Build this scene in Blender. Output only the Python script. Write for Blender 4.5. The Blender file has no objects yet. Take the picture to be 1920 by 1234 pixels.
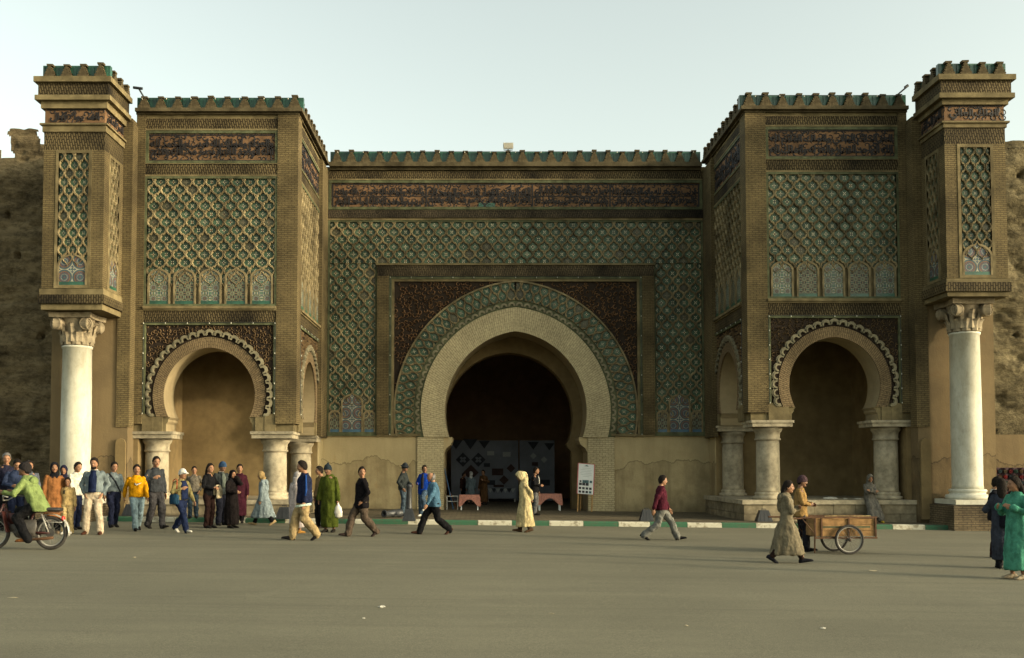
import bpy, bmesh, math, random
import numpy as np
from mathutils import Vector, Matrix
R = math.radians
pi = math.pi
random.seed(7)
scene = bpy.context.scene
col = scene.collection

# ------------------------------------------------------------------ camera, sky, sun, exposure
CX, CY, CZ, TILT, F = -1.3, -36.2, 1.7, R(2.5), 1866.7
cam_d = bpy.data.cameras.new('camera')
cam = bpy.data.objects.new('camera', cam_d)
col.objects.link(cam)
cam.location = (CX, CY, CZ)
cam.rotation_euler = (R(90) + TILT, 0, 0)
cam_d.sensor_width = 36
cam_d.lens = 35
cam_d.shift_x = 60 / 1920
cam_d.shift_y = 179 / 1920
cam_d.clip_start = 0.1
cam_d.clip_end = 2000
scene.camera = cam

SUN_AZ = R(71)          # to the right of the facade's normal, behind the camera
SUN_EL = R(13)
world = bpy.data.worlds.new('World')
scene.world = world
world.use_nodes = True
wn = world.node_tree
sky = wn.nodes.new('ShaderNodeTexSky')
sky.sky_type = 'NISHITA'
sky.sun_disc = False
sky.sun_elevation = SUN_EL
# compass angle of the sun: x = sin(az), y = -cos(az) -> rotation measured from +Y clockwise
sky.sun_rotation = pi - SUN_AZ
sky.air_density = 1.0
sky.dust_density = 5.0
sky.ozone_density = 1.0
sky.altitude = 500
bg = wn.nodes['Background']
bg.inputs['Strength'].default_value = 0.15
hs = wn.nodes.new('ShaderNodeHueSaturation')       # hazy, low-contrast evening air
hs.inputs['Saturation'].default_value = .50
wn.links.new(sky.outputs[0], hs.inputs['Color'])
tn = wn.nodes.new('ShaderNodeMixRGB')
tn.blend_type = 'MULTIPLY'
tn.inputs[0].default_value = 1
tn.inputs[2].default_value = (1.07, 1.06, .86, 1)
wn.links.new(hs.outputs[0], tn.inputs[1])
wn.links.new(tn.outputs[0], bg.inputs['Color'])

sun_d = bpy.data.lights.new('sun', 'SUN')
sun_d.energy = 1.45
sun_d.angle = R(2.5)
sun_d.color = (1.0, 0.82, 0.56)
sun = bpy.data.objects.new('sun', sun_d)
col.objects.link(sun)
sdir = Vector((math.sin(SUN_AZ) * math.cos(SUN_EL), -math.cos(SUN_AZ) * math.cos(SUN_EL), math.sin(SUN_EL)))
sun.rotation_euler = sdir.to_track_quat('Z', 'Y').to_euler()
sun.location = (30, -40, 30)

scene.view_settings.view_transform = 'Standard'
scene.view_settings.look = 'None'
scene.view_settings.exposure = 1.45
scene.view_settings.gamma = 1.0

# ------------------------------------------------------------------ measuring
def ray(px, py):
    xc = (px - 900) / F
    yc = -(py - 796) / F
    return xc, math.cos(TILT) - math.sin(TILT) * yc, math.sin(TILT) + math.cos(TILT) * yc

def at(px, py, Y):
    dx, dy, dz = ray(px, py)
    t = (Y - CY) / dy
    return CX + dx * t, CZ + dz * t

def zat(px, py, Y):
    return at(px, py, Y)[1]

G0, GS = 0.03, -0.0104
def zg(x):
    return G0 + GS * x

def gnd(px, py, h=0.0):
    dx, dy, dz = ray(px, py)
    t = (G0 + h + GS * CX - CZ) / (dz - GS * dx)
    return CX + dx * t, CY + dy * t

# ------------------------------------------------------------------ noise
def _hash(ix, iy, iz):
    n = (ix * 374761393 + iy * 668265263 + iz * 2147483647 + 1013) & 0xffffffff
    n = (n ^ (n >> 13)) * 1274126177 & 0xffffffff
    return ((n ^ (n >> 16)) & 0xffff) / 65535.0

def vnoise(p):
    p = np.asarray(p, dtype=float)
    i = np.floor(p).astype(np.int64)
    f = p - i
    f = f * f * (3 - 2 * f)
    out = 0
    for dx in (0, 1):
        for dy in (0, 1):
            for dz in (0, 1):
                w = (f[:, 0] if dx else 1 - f[:, 0]) * (f[:, 1] if dy else 1 - f[:, 1]) * (f[:, 2] if dz else 1 - f[:, 2])
                out = out + w * _hash(i[:, 0] + dx, i[:, 1] + dy, i[:, 2] + dz)
    return out * 2 - 1

def fbm(p, o=3):
    p = np.asarray(p, dtype=float)
    s, a = 0, 1.0
    for k in range(o):
        s = s + a * vnoise(p * (2 ** k) + 17.3 * k)
        a *= 0.5
    return s

# ------------------------------------------------------------------ materials
class NT:
    def __init__(s, name):
        s.m = bpy.data.materials.new(name)
        s.m.use_nodes = True
        s.t = s.m.node_tree
        s.b = s.t.nodes['Principled BSDF']
    def n(s, typ, **kw):
        nd = s.t.nodes.new('ShaderNode' + typ)
        for k, v in kw.items():
            if k.startswith('i_'):
                nd.inputs[k[2:].replace('_', ' ')].default_value = v
            else:
                setattr(nd, k, v)
        return nd
    def l(s, a, b):
        s.t.links.new(a, b)
    def math(s, op, a, b=None, c=None):
        nd = s.n('Math', operation=op)
        for k, v in enumerate((a, b, c)):
            if v is None:
                continue
            if isinstance(v, (int, float)):
                nd.inputs[k].default_value = v
            else:
                s.l(v, nd.inputs[k])
        return nd.outputs[0]
    def mix(s, fac, a, b, mode='MIX'):
        nd = s.n('MixRGB', blend_type=mode)
        for k, v in enumerate((fac, a, b)):
            if isinstance(v, (int, float)):
                nd.inputs[k].default_value = v
            elif isinstance(v, tuple):
                nd.inputs[k].default_value = (*v, 1)
            else:
                s.l(v, nd.inputs[k])
        return nd.outputs[0]
    def pos(s, scale=(1, 1, 1)):
        g = s.n('NewGeometry')
        mp = s.n('Mapping')
        mp.inputs['Scale'].default_value = scale
        s.l(g.outputs['Position'], mp.inputs[0])
        return mp.outputs[0]
    def uv(s):
        return s.n('UVMap').outputs[0]
    def obj(s):
        return s.n('TexCoord').outputs['Object']
    def noise(s, vec, scale, detail=4, rough=.6):
        nd = s.n('TexNoise')
        nd.inputs['Scale'].default_value = scale
        nd.inputs['Detail'].default_value = detail
        nd.inputs['Roughness'].default_value = rough
        s.l(vec, nd.inputs['Vector'])
        return nd.outputs[0]
    def ramp(s, fac, stops, mode='LINEAR'):
        nd = s.n('ValToRGB')
        cr = nd.color_ramp
        cr.interpolation = mode
        while len(cr.elements) < len(stops):
            cr.elements.new(.5)
        for e, (p, c) in zip(cr.elements, stops):
            e.position = p
            e.color = (*c, 1) if isinstance(c, tuple) else (c, c, c, 1)
        s.l(fac, nd.inputs[0])
        return nd.outputs[0]
    def bump(s, h, strength=.5, dist=.02):
        nd = s.n('Bump')
        nd.inputs['Strength'].default_value = strength
        nd.inputs['Distance'].default_value = dist
        s.l(h, nd.inputs['Height'])
        s.l(nd.outputs[0], s.b.inputs['Normal'])
    def out(s, c, rough=.85, spec=.3):
        if isinstance(c, tuple):
            s.b.inputs['Base Color'].default_value = (*c, 1)
        else:
            s.l(c, s.b.inputs['Base Color'])
        s.b.inputs['Roughness'].default_value = rough
        s.b.inputs['Specular IOR Level'].default_value = spec
        return s.m

def sc3(c, k):
    return tuple(x * k for x in c)

def m_brick(name, c1, c2, mortar, bw=.24, bh=.075, gap=.018, stain=.55, bump=.8, spec=.2):
    t = NT(name)
    b = t.n('TexBrick', offset=.5, squash=1.0)
    b.inputs['Color1'].default_value = (*c1, 1)
    b.inputs['Color2'].default_value = (*c2, 1)
    b.inputs['Mortar'].default_value = (*mortar, 1)
    b.inputs['Scale'].default_value = 1
    b.inputs['Brick Width'].default_value = bw
    b.inputs['Row Height'].default_value = bh
    b.inputs['Mortar Size'].default_value = gap
    b.inputs['Mortar Smooth'].default_value = .15
    b.inputs['Bias'].default_value = -.1
    uv = t.uv()
    dn = t.n('TexNoise')
    dn.inputs['Scale'].default_value = 9
    t.l(uv, dn.inputs[0])
    wob = t.mix(.012, uv, dn.outputs[1], 'ADD')
    t.l(wob, b.inputs['Vector'])
    p = t.pos()
    st = t.ramp(t.noise(p, .55, 5, .62), [(.34, 1 - stain), (.62, 1.1)])
    fine = t.ramp(t.noise(p, 14, 3), [(.3, .78), (.7, 1.15)])
    c = t.mix(1, b.outputs[0], st, 'MULTIPLY')
    c = t.mix(1, c, fine, 'MULTIPLY')
    t.bump(b.outputs['Fac'], -bump if False else bump, -.02)
    return t.out(c, .9, spec)

def m_plain(name, c, var=.25, scale=6, rough=.85, spec=.25, bump=.2, bscale=40, big=.2):
    t = NT(name)
    p = t.obj()
    v = t.ramp(t.noise(p, scale, 5), [(.28, 1 - var), (.72, 1 + var)])
    g = t.ramp(t.noise(p, .7, 3), [(.3, 1 - big), (.7, 1 + big)])
    x = t.mix(1, c, v, 'MULTIPLY')
    x = t.mix(1, x, g, 'MULTIPLY')
    if bump:
        t.bump(t.noise(p, bscale, 3), bump, .01)
    return t.out(x, rough, spec)

def m_plaster(name, c, dark, seed=0.0):
    t = NT(name)
    p = t.pos()
    pv = t.pos((1.6, 1.6, .22))
    a = t.ramp(t.noise(p, .8, 6, .65), [(.38, 0.0), (.58, 1.0)])
    drip = t.ramp(t.noise(pv, 1.5, 5, .7), [(.45, 0.0), (.70, .7)])
    x = t.mix(a, dark, c)
    x = t.mix(drip, x, sc3(dark, .75))
    # splash dirt with a ragged upper edge near the foot of the wall
    sp = t.n('SeparateXYZ')
    t.l(p, sp.inputs[0])
    h = t.math('ADD', sp.outputs[2], t.math('MULTIPLY', t.noise(p, 2.2, 5), 1.1))
    foot = t.ramp(h, [(.62, .6), (1.0, 0.0)])
    x = t.mix(foot, x, sc3(dark, .6))
    # old patching: a paler upper coat with a ragged lower edge
    pe = t.math('ADD', sp.outputs[2], t.math('MULTIPLY', t.noise(t.pos((1, 1, .4)), .9, 5, .6), 1.5))
    edge = t.ramp(pe, [(.0, 0.0), (.5, 0.0)])
    mk = t.math('GREATER_THAN', pe, 2.62)
    x = t.mix(t.math('MULTIPLY', mk, .55), x, sc3(c, 1.08))
    ln = t.math('LESS_THAN', t.math('ABSOLUTE', t.math('SUBTRACT', pe, 2.62)), .022)
    x = t.mix(t.math('MULTIPLY', ln, .6), x, sc3(dark, .55))
    rub = t.ramp(t.noise(p, 1.7, 4), [(.6, 0.0), (.72, .3)])
    x = t.mix(rub, x, (c[0] * .95, c[1] * .72, c[2] * .55))
    t.bump(t.noise(p, 18, 6), .35, .02)
    return t.out(x, .92, .15)

def m_tile(name, green, rot=0.0):
    """glazed cut tile: a green field with a quincunx of pale and dark pieces, drawn in the tile's own UV"""
    t = NT(name)
    uv = t.uv()
    oi = t.n('ObjectInfo')
    rnd = oi.outputs['Random']
    vr = t.n('VectorRotate', rotation_type='Z_AXIS')
    t.l(uv, vr.inputs['Vector'])
    t.l(t.math('MULTIPLY', t.math('GREATER_THAN', rnd, .5), pi / 4), vr.inputs['Angle'])
    v = vr.outputs[0]
    def dots(pts, r):
        acc = None
        for (x, y) in pts:
            sb = t.n('VectorMath', operation='SUBTRACT')
            t.l(v, sb.inputs[0])
            sb.inputs[1].default_value = (x, y, 0)
            ab = t.n('VectorMath', operation='ABSOLUTE')
            t.l(sb.outputs[0], ab.inputs[0])
            sp = t.n('SeparateXYZ')
            t.l(ab.outputs[0], sp.inputs[0])
            d = t.math('MAXIMUM', sp.outputs[0], sp.outputs[1])
            k = t.math('LESS_THAN', d, r)
            acc = k if acc is None else t.math('MAXIMUM', acc, k)
        return acc
    q = .145
    white = dots([(q, q), (-q, q), (q, -q), (-q, -q)], .075)
    dark = dots([(q, 0), (-q, 0), (0, q), (0, -q)], .07)
    mid = dots([(0, 0)], .075)
    tip = dots([(.33, .33), (-.33, -.33), (.33, -.33), (-.33, .33)], .045)
    gv = t.ramp(rnd, [(0, sc3(green, .65)), (.5, green), (1, (green[0] * 1.5, green[1] * 1.2, green[2] * 1.25))])
    n = t.ramp(t.noise(t.pos(), 9, 4), [(.3, .6), (.7, 1.2)])
    x = t.mix(1, gv, n, 'MULTIPLY')
    x = t.mix(dark, x, (.012, .014, .014))
    x = t.mix(white, x, (.40, .37, .24))
    x = t.mix(tip, x, (.20, .23, .17))
    midc = t.ramp(t.math('FRACT', t.math('MULTIPLY', rnd, 7.3)), [(0, (.34, .32, .22)), (.5, (.22, .11, .035)), (.8, (.02, .02, .02))], 'CONSTANT')
    x = t.mix(mid, x, midc)
    # worn and dirt-caked pieces
    wn_ = t.math('FRACT', t.math('MULTIPLY', rnd, 23.7))
    x = t.mix(t.math('MULTIPLY', t.math('GREATER_THAN', wn_, .91), .7), x, (.065, .052, .030))
    big = t.ramp(t.noise(t.pos(), .9, 4, .65), [(.40, .72), (.58, 1.12)])
    x = t.mix(1, x, big, 'MULTIPLY')
    return t.out(x, .42, .25)

def m_mosaic(name, cell, n, cols):
    """zellige rosettes: rings of pieces round centres on a grid, in metres of the panel's UV"""
    t = NT(name)
    uv = t.uv()
    mp = t.n('VectorMath', operation='SCALE')
    mp.inputs['Scale'].default_value = 1 / cell
    t.l(uv, mp.inputs[0])
    fr = t.n('VectorMath', operation='FRACTION')
    t.l(mp.outputs[0], fr.inputs[0])
    sb = t.n('VectorMath', operation='SUBTRACT')
    sb.inputs[1].default_value = (.5, .5, 0)
    t.l(fr.outputs[0], sb.inputs[0])
    sp = t.n('SeparateXYZ')
    t.l(sb.outputs[0], sp.inputs[0])
    x, y = sp.outputs[0], sp.outputs[1]
    r = t.math('SQRT', t.math('ADD', t.math('MULTIPLY', x, x), t.math('MULTIPLY', y, y)))
    th = t.math('ARCTAN2', y, x)
    ring = t.math('FLOOR', t.math('MULTIPLY', r, 12.5))
    seg = t.math('FRACT', t.math('ADD', t.math('MULTIPLY', th, n / (2 * pi)), t.math('MULTIPLY', ring, .5)))
    inner = t.math('GREATER_THAN', t.math('ABSOLUTE', t.math('SUBTRACT', seg, .5)), .27)
    key = t.math('FRACT', t.math('ADD', t.math('MULTIPLY', ring, .37), t.math('MULTIPLY', inner, .45)))
    c = t.ramp(key, [(k / len(cols), cc) for k, cc in enumerate(cols)], 'CONSTANT')
    joint = t.math('LESS_THAN', t.math('ABSOLUTE', t.math('SUBTRACT', t.math('FRACT', t.math('MULTIPLY', r, 12.5)), .5)), .38)
    c = t.mix(joint, (.03, .035, .03), c)
    nn = t.ramp(t.noise(t.pos(), 6, 4), [(.3, .7), (.7, 1.15)])
    c = t.mix(1, c, nn, 'MULTIPLY')
    return t.out(c, .45, .25)

M = {}
M['brick'] = m_brick('brick_courses', (.146, .112, .052), (.120, .091, .042), (.072, .053, .026), .20, .060, .010)
M['brick_old'] = m_brick('brick_soldier', (.138, .106, .050), (.104, .079, .038), (.034, .025, .012), .17, .072, .019, stain=.85)
M['mould'] = m_brick('mould_blackened_brick', (.075, .058, .034), (.05, .04, .025), (.022, .017, .011), .17, .068, .014, stain=.8)
M['arch_brick'] = m_brick('arch_brick', (.185, .135, .073), (.15, .108, .058), (.082, .058, .031), .20, .060, .011, stain=.35, bump=.4)
M['cream_brick'] = m_brick('cream_voussoirs', (.410, .350, .208), (.375, .318, .188), (.270, .220, .127), .21, .075, .012, stain=.2, bump=.4)
M['strap'] = m_plain('lattice_brick', (.155, .124, .068), .5, 3, .9, .15, .5, 30, .5)
M['trim'] = m_plain('stucco_trim', (.134, .107, .055), .4, 3, .9, .15, .4, 25, .4)
M['ledge'] = m_plain('weathered_ledge', (.075, .061, .035), .45, 3, .95, .1, .5, 18, .35)
M['tile'] = m_tile('green_cut_tile', (.043, .082, .048))
M['green'] = m_plain('green_glaze', (.017, .068, .042), .45, 5, .35, .5, .1, 30, .35)
M['green_trim'] = m_plain('green_frame_glaze', (.068, .074, .038), .5, 5, .7, .15, .1, 30, .3)
M['mosaic_star'] = m_mosaic('zellige_star', .34, 12, [(.05, .12, .09), (.30, .29, .22), (.17, .09, .05), (.28, .27, .20), (.03, .05, .07), (.10, .16, .10)])
M['mosaic_net'] = m_mosaic('zellige_net', .22, 8, [(.13, .15, .09), (.02, .02, .02), (.09, .125, .08), (.27, .26, .19), (.16, .10, .05)])
M['mosaic_blue'] = m_mosaic('zellige_blue', .46, 16, [(.03, .06, .11), (.28, .27, .20), (.05, .10, .09), (.17, .08, .05), (.28, .28, .22), (.05, .08, .12), (.14, .10, .06)])
M['blue'] = m_plain('blue_glaze', (.03, .08, .13), .35, 6, .35, .5, .1)
M['spandrel'] = m_plain('dark_carved_ground', (.024, .017, .012), .3, 8, .8, .1, .2)
M['scroll'] = m_plain('carved_scroll', (.155, .090, .046), .45, 2.5, .85, .1, .3, 40, .4)
M['scroll_dim'] = m_plain('carved_scroll_dim', (.105, .070, .036), .45, 2.5, .85, .1, .3, 40, .35)
M['terra'] = m_plain('terracotta_ground', (.120, .068, .034), .4, 3, .8, .2, .3, 30, .35)
M['letter'] = m_plain('black_glaze', (.014, .012, .012), .3, 6, .65, .3, .1)
M['plaster'] = m_plaster('tan_plaster', (.345, .280, .155), (.225, .175, .094))
M['alcove'] = m_plain('alcove_plaster', (.165, .120, .058), .2, 2.5, .95, .1, .25, 20, .18)
M['hall'] = m_plain('hall_plaster', (.30, .19, .11), .2, 2, .95, .1, .2, 20, .15)
M['soffit'] = m_plain('smooth_soffit', (.25, .20, .115), .12, 3, .9, .15, .2, 20, .12)

def m_marble():
    t = NT('pale_marble')
    p = t.pos((1, 1, .35))
    a = t.ramp(t.noise(p, 2.2, 6, .7), [(.35, (.36, .34, .26)), (.6, (.50, .49, .40))])
    v = t.ramp(t.noise(t.pos((1, 1, .6)), 7, 6, .75), [(.5, 1.0), (.62, .86), (.66, 1.0)])
    x = t.mix(1, a, v, 'MULTIPLY')
    sp = t.n('SeparateXYZ')
    t.l(t.pos(), sp.inputs[0])
    dirt = t.ramp(t.math('ADD', sp.outputs[2], t.noise(t.pos(), 2, 5)), [(.9, .55), (2.6, 0.0)])
    x = t.mix(dirt, x, (.34, .29, .20))
    t.bump(t.noise(t.pos(), 20, 5), .15, .01)
    return t.out(x, .6, .3)
M['marble'] = m_marble()
M['masonry'] = m_brick('stone_blocks', (.235, .195, .125), (.17, .14, .088), (.09, .072, .045), .75, .27, .014, stain=.75, bump=.5)
M['block'] = m_plain('stone_block', (.185, .155, .10), .4, 5, .92, .1, .5, 30, .35)
M['stone'] = m_plain('worn_stone', (.285, .248, .172), .4, 5, .9, .15, .5, 45, .3)
M['capital'] = m_plain('carved_stone', (.205, .168, .11), .4, 6, .9, .15, .5, 30, .3)

def m_rubble(name, c):
    t = NT(name)
    p = t.pos((1, 1, 1.7))
    a = t.ramp(t.noise(p, .5, 6, .7), [(.32, sc3(c, .38)), (.5, c), (.7, sc3(c, 1.3))])
    b = t.ramp(t.noise(p, 3.4, 8, .75), [(.36, .48), (.55, 1.1)])
    lay = t.ramp(t.noise(t.pos((.15, .15, 2.4)), 1.2, 4, .7), [(.42, .76), (.56, 1.06)])
    x = t.mix(1, a, b, 'MULTIPLY')
    x = t.mix(1, x, lay, 'MULTIPLY')
    t.bump(t.noise(p, 5, 9, .7), 1.0, .12)
    return t.out(x, .97, .1)
M['rampart'] = m_rubble('pise_rampart', (.165, .128, .072))
M['rampart_grey'] = m_rubble('rubble_rampart', (.135, .112, .064))

def m_road():
    t = NT('asphalt')
    p = t.pos()
    st = t.pos((.10, .9, 1))
    a = t.ramp(t.noise(p, .25, 5, .6), [(.3, (.124, .116, .080)), (.7, (.160, .149, .102))])
    s = t.ramp(t.noise(st, 1.1, 5, .65), [(.30, .86), (.68, 1.06)])
    g = t.ramp(t.noise(p, 90, 2), [(.25, .55), (.75, 1.42)])
    g2 = t.ramp(t.noise(p, 22, 4), [(.3, .90), (.7, 1.08)])
    x = t.mix(1, a, s, 'MULTIPLY')
    x = t.mix(1, x, g, 'MULTIPLY')
    x = t.mix(1, x, g2, 'MULTIPLY')
    oil = t.ramp(t.noise(p, .9, 3), [(.66, 0.0), (.76, .35)])
    x = t.mix(oil, x, (.10, .09, .065))
    tyre = t.ramp(t.noise(t.pos((.035, 2.2, 1)), 1.3, 4, .7), [(.54, 0.0), (.66, .32)])
    x = t.mix(tyre, x, (.085, .078, .055))
    sp = t.ramp(t.noise(p, 34, 2), [(.66, 0.0), (.74, .35)])
    x = t.mix(sp, x, (.25, .232, .17))
    pale = t.ramp(t.noise(p, .45, 4, .7), [(.60, 0.0), (.74, .30)])
    x = t.mix(pale, x, (.215, .198, .14))
    t.bump(t.noise(p, 120, 2), .5, .01)
    return t.out(x, .93, .2)
M['road'] = m_road()
def m_pavers():
    t = NT('herringbone_pavers')
    b = t.n('TexBrick', offset=.5)
    b.inputs['Color1'].default_value = (.15, .122, .074, 1)
    b.inputs['Color2'].default_value = (.11, .09, .055, 1)
    b.inputs['Mortar'].default_value = (.07, .055, .033, 1)
    b.inputs['Scale'].default_value = 1
    b.inputs['Brick Width'].default_value = .22
    b.inputs['Row Height'].default_value = .11
    b.inputs['Mortar Size'].default_value = .012
    mp = t.n('Mapping')
    mp.inputs['Rotation'].default_value = (0, 0, pi / 4)
    t.l(t.pos(), mp.inputs[0])
    t.l(mp.outputs[0], b.inputs['Vector'])
    x = t.mix(1, b.outputs[0], t.ramp(t.noise(t.pos(), 1.2, 5), [(.3, .6), (.7, 1.1)]), 'MULTIPLY')
    t.bump(b.outputs['Fac'], .5, -.01)
    return t.out(x, .92, .2)
M['pavers'] = m_pavers()
def m_paint(name, c, worn):
    t = NT(name)
    p = t.pos()
    k = t.ramp(t.noise(p, 7, 7, .75), [(.50, 0.0), (.60, .85)])
    x = t.mix(k, c, worn)
    t.bump(t.noise(p, 25, 4), .4, .01)
    return t.out(x, .7, .3)
M['kerb_green'] = m_paint('kerb_green_paint', (.026, .090, .046), (.05, .08, .045))
M['kerb_white'] = m_paint('kerb_white_paint', (.42, .40, .31), (.17, .145, .095))
M['black_iron'] = m_plain('black_painted_iron', (.022, .024, .026), .3, 6, .5, .4, .1)
M['steel'] = m_plain('grey_steel', (.33, .32, .28), .2, 8, .45, .4, .05)
M['wood'] = m_plain('weathered_wood', (.34, .20, .075), .35, 9, .8, .2, .3)
M['glassy'] = m_plain('lamp_glass', (.30, .28, .22), .1, 8, .2, .5, 0)

# ------------------------------------------------------------------ mesh building
class MB:
    def __init__(s):
        s.v, s.f, s.uv, s.mi = [], [], {}, []
    def add(s, verts, faces, m=0, uvs=None):
        o = len(s.v)
        s.v += [tuple(p) for p in verts]
        for k, f in enumerate(faces):
            if uvs is not None:
                s.uv[len(s.f)] = [uvs[i] for i in f]
            s.f.append(tuple(i + o for i in f))
            s.mi.append(m)
        return s
    def box(s, x0, x1, y0, y1, z0, z1, m=0):
        x0, x1 = min(x0, x1), max(x0, x1)
        v = [(x, y, z) for z in (z0, z1) for y in (y0, y1) for x in (x0, x1)]
        return s.add(v, [(0, 2, 3, 1), (4, 5, 7, 6), (0, 1, 5, 4), (1, 3, 7, 5), (3, 2, 6, 7), (2, 0, 4, 6)], m)
    def prism(s, poly, y0, y1, m=0, back=True):
        """poly: (x, z) counter-clockwise seen from the front (-y); y0 front, y1 back"""
        n = len(poly)
        v = [(x, y0, z) for x, z in poly] + [(x, y1, z) for x, z in poly]
        f = [tuple(range(n))]
        if back:
            f.append(tuple(range(2 * n - 1, n - 1, -1)))
        f += [(i, n + i, n + (i + 1) % n, (i + 1) % n) for i in range(n)]
        return s.add(v, f, m)
    def loft(s, rings, m=0, caps=(True, True), closed=True):
        n = len(rings[0])
        v = [p for r in rings for p in r]
        f = []
        for k in range(len(rings) - 1):
            for i in range(n if closed else n - 1):
                j = (i + 1) % n
                f.append((k * n + i, k * n + j, (k + 1) * n + j, (k + 1) * n + i))
        if closed and caps[0]:
            f.append(tuple(range(n - 1, -1, -1)))
        if closed and caps[1]:
            f.append(tuple((len(rings) - 1) * n + i for i in range(n)))
        return s.add(v, f, m)
    def lathe(s, prof, cx=0, cy=0, n=24, m=0):
        return s.loft([[(cx + r * math.cos(2 * pi * i / n), cy + r * math.sin(2 * pi * i / n), z) for i in range(n)] for r, z in prof], m)
    def tube(s, pts, rad, n=8, m=0):
        pts = [Vector(p) for p in pts]
        if isinstance(rad, (int, float)):
            rad = [rad] * len(pts)
        rings = []
        up = None
        for i, p in enumerate(pts):
            d = (pts[min(i + 1, len(pts) - 1)] - pts[max(i - 1, 0)]).normalized()
            if up is None or abs(up.dot(d)) > .95:
                up = Vector((0, 0, 1)) if abs(d.z) < .9 else Vector((1, 0, 0))
            a = d.cross(up).normalized()
            b = a.cross(d).normalized()
            up = b
            rings.append([tuple(p + rad[i] * (math.cos(2 * pi * k / n) * a + math.sin(2 * pi * k / n) * b)) for k in range(n)])
        return s.loft(rings, m)
    def build(s, name, mats, parent=None, mtx=None, smooth=False, uvf=None):
        me = bpy.data.meshes.new(name)
        me.from_pydata(s.v, [], s.f)
        if not isinstance(mats, (list, tuple)):
            mats = [mats]
        for mm in mats:
            me.materials.append(mm)
        me.polygons.foreach_set('material_index', s.mi)
        ul = me.uv_layers.new(name='UVMap')
        nl = len(me.loops)
        lv = np.zeros(nl, dtype=np.int64)
        me.loops.foreach_get('vertex_index', lv)
        co = np.array(s.v, dtype=float)[lv]
        if uvf is not None:
            uv = np.array([uvf(*p) for p in co])
        else:
            nrm = np.zeros(len(me.polygons) * 3)
            me.polygons.foreach_get('normal', nrm)
            nrm = np.abs(nrm.reshape(-1, 3))
            tot = np.zeros(len(me.polygons), dtype=np.int64)
            me.polygons.foreach_get('loop_total', tot)
            ax = np.repeat(np.argmax(nrm, axis=1), tot)
            uv = np.where((ax == 1)[:, None], co[:, [0, 2]], np.where((ax == 0)[:, None], co[:, [1, 2]], co[:, [0, 1]]))
        if s.uv:
            for k, p in enumerate(me.polygons):
                if k in s.uv:
                    for q, li in enumerate(p.loop_indices):
                        uv[li] = s.uv[k][q]
        ul.data.foreach_set('uv', uv.astype(np.float32).ravel())
        if smooth:
            me.polygons.foreach_set('use_smooth', [True] * len(me.polygons))
        me.update()
        return link(name, me, parent, mtx)

def link(name, me, parent=None, mtx=None):
    o = bpy.data.objects.new(name, me)
    col.objects.link(o)
    if parent is not None:
        o.parent = parent
    if mtx is not None:
        o.matrix_local = mtx
    return o

def empty(name, loc=(0, 0, 0), rz=0, parent=None):
    o = bpy.data.objects.new(name, None)
    o.empty_display_size = .3
    col.objects.link(o)
    o.location = loc
    o.rotation_euler = (0, 0, rz)
    if parent:
        o.parent = parent
    return o

def tag(o, label=None, cat=None, group=None, kind=None):
    for k, v in (('label', label), ('category', cat), ('group', group), ('kind', kind)):
        if v:
            o[k] = v
    return o

def TM(x=0, y=0, z=0, rz=0):
    return Matrix.Translation((x, y, z)) @ Matrix.Rotation(rz, 4, 'Z')

WORK = bpy.data.scenes.new('workbench')            # empty scene for evaluating modifiers and text quickly
def evaluated(o):
    WORK.collection.objects.link(o)
    vl = WORK.view_layers[0]
    vl.update()
    me = bpy.data.meshes.new_from_object(o.evaluated_get(vl.depsgraph))
    bpy.data.objects.remove(o)
    return me
# ------------------------------------------------------------------ ground, pavement, kerb
def sheet(name, x0, x1, y0, y1, dz, m, kind='structure'):
    b = MB()
    b.add([(x0, y0, zg(x0) + dz), (x1, y0, zg(x1) + dz), (x1, y1, zg(x1) + dz), (x0, y1, zg(x0) + dz)], [(0, 1, 2, 3)])
    return tag(b.build(name, M[m]), kind=kind)
KY = -7.25                                    # kerb's front edge
b = MB()
xs = [-300, 300]
b.add([(x, y, zg(x)) for y in (-300, 500) for x in xs], [(0, 1, 3, 2)])
tag(b.build('ground', M['road']), kind='structure')
KH = .135
b = MB()
XE = 13.05
for (x0, x1, y0, y1) in ((-16.5, XE, KY + .22, 16.0),):
    b.add([(x, y, zg(x) + h) for h in (-.05, KH) for y in (y0, y1) for x in (x0, x1)],
          [(0, 2, 3, 1), (4, 5, 7, 6), (0, 1, 5, 4), (1, 3, 7, 5), (3, 2, 6, 7), (2, 0, 4, 6)])
pavement = tag(b.build('pavement', M['pavers']), kind='structure')
kerb = tag(empty('kerb'), kind='structure')
edges = [at(px, 985, KY)[0] for px in (-90, -15, 60, 130, 200, 266, 330, 400, 460, 534, 598, 655, 696, 765, 831, 896, 960, 1030, 1094, 1160, 1219, 1289, 1354, 1418, 1480, 1545, 1610, 1674, 1735)] + [12.95]
white = {1, 3, 5, 7, 9, 11, 13, 15, 17, 19, 21, 23, 25, 27}
for k in range(len(edges) - 1):
    x0, x1 = edges[k] + .006, edges[k + 1] - .006
    dz = random.uniform(-.006, .008)
    b = MB()
    rings = []
    end = k == len(edges) - 2
    for x in (x0, (x0 + x1) / 2, x1 - .12, x1):
        z = zg(x)
        c = .03
        bk = KY + .215
        fy = KY + (.11 if end and x == x1 else 0)
        rings.append([(x, fy, z - .03), (x, fy, z + KH - c + dz), (x, fy + c, z + KH + dz + .004), (x, bk, z + KH + dz + .004), (x, bk, z - .03)][::-1])
    b.loft(rings)
    b.build('kerb_stone', M['kerb_white' if (k % 2 == 1) else 'kerb_green'], kerb)

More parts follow.
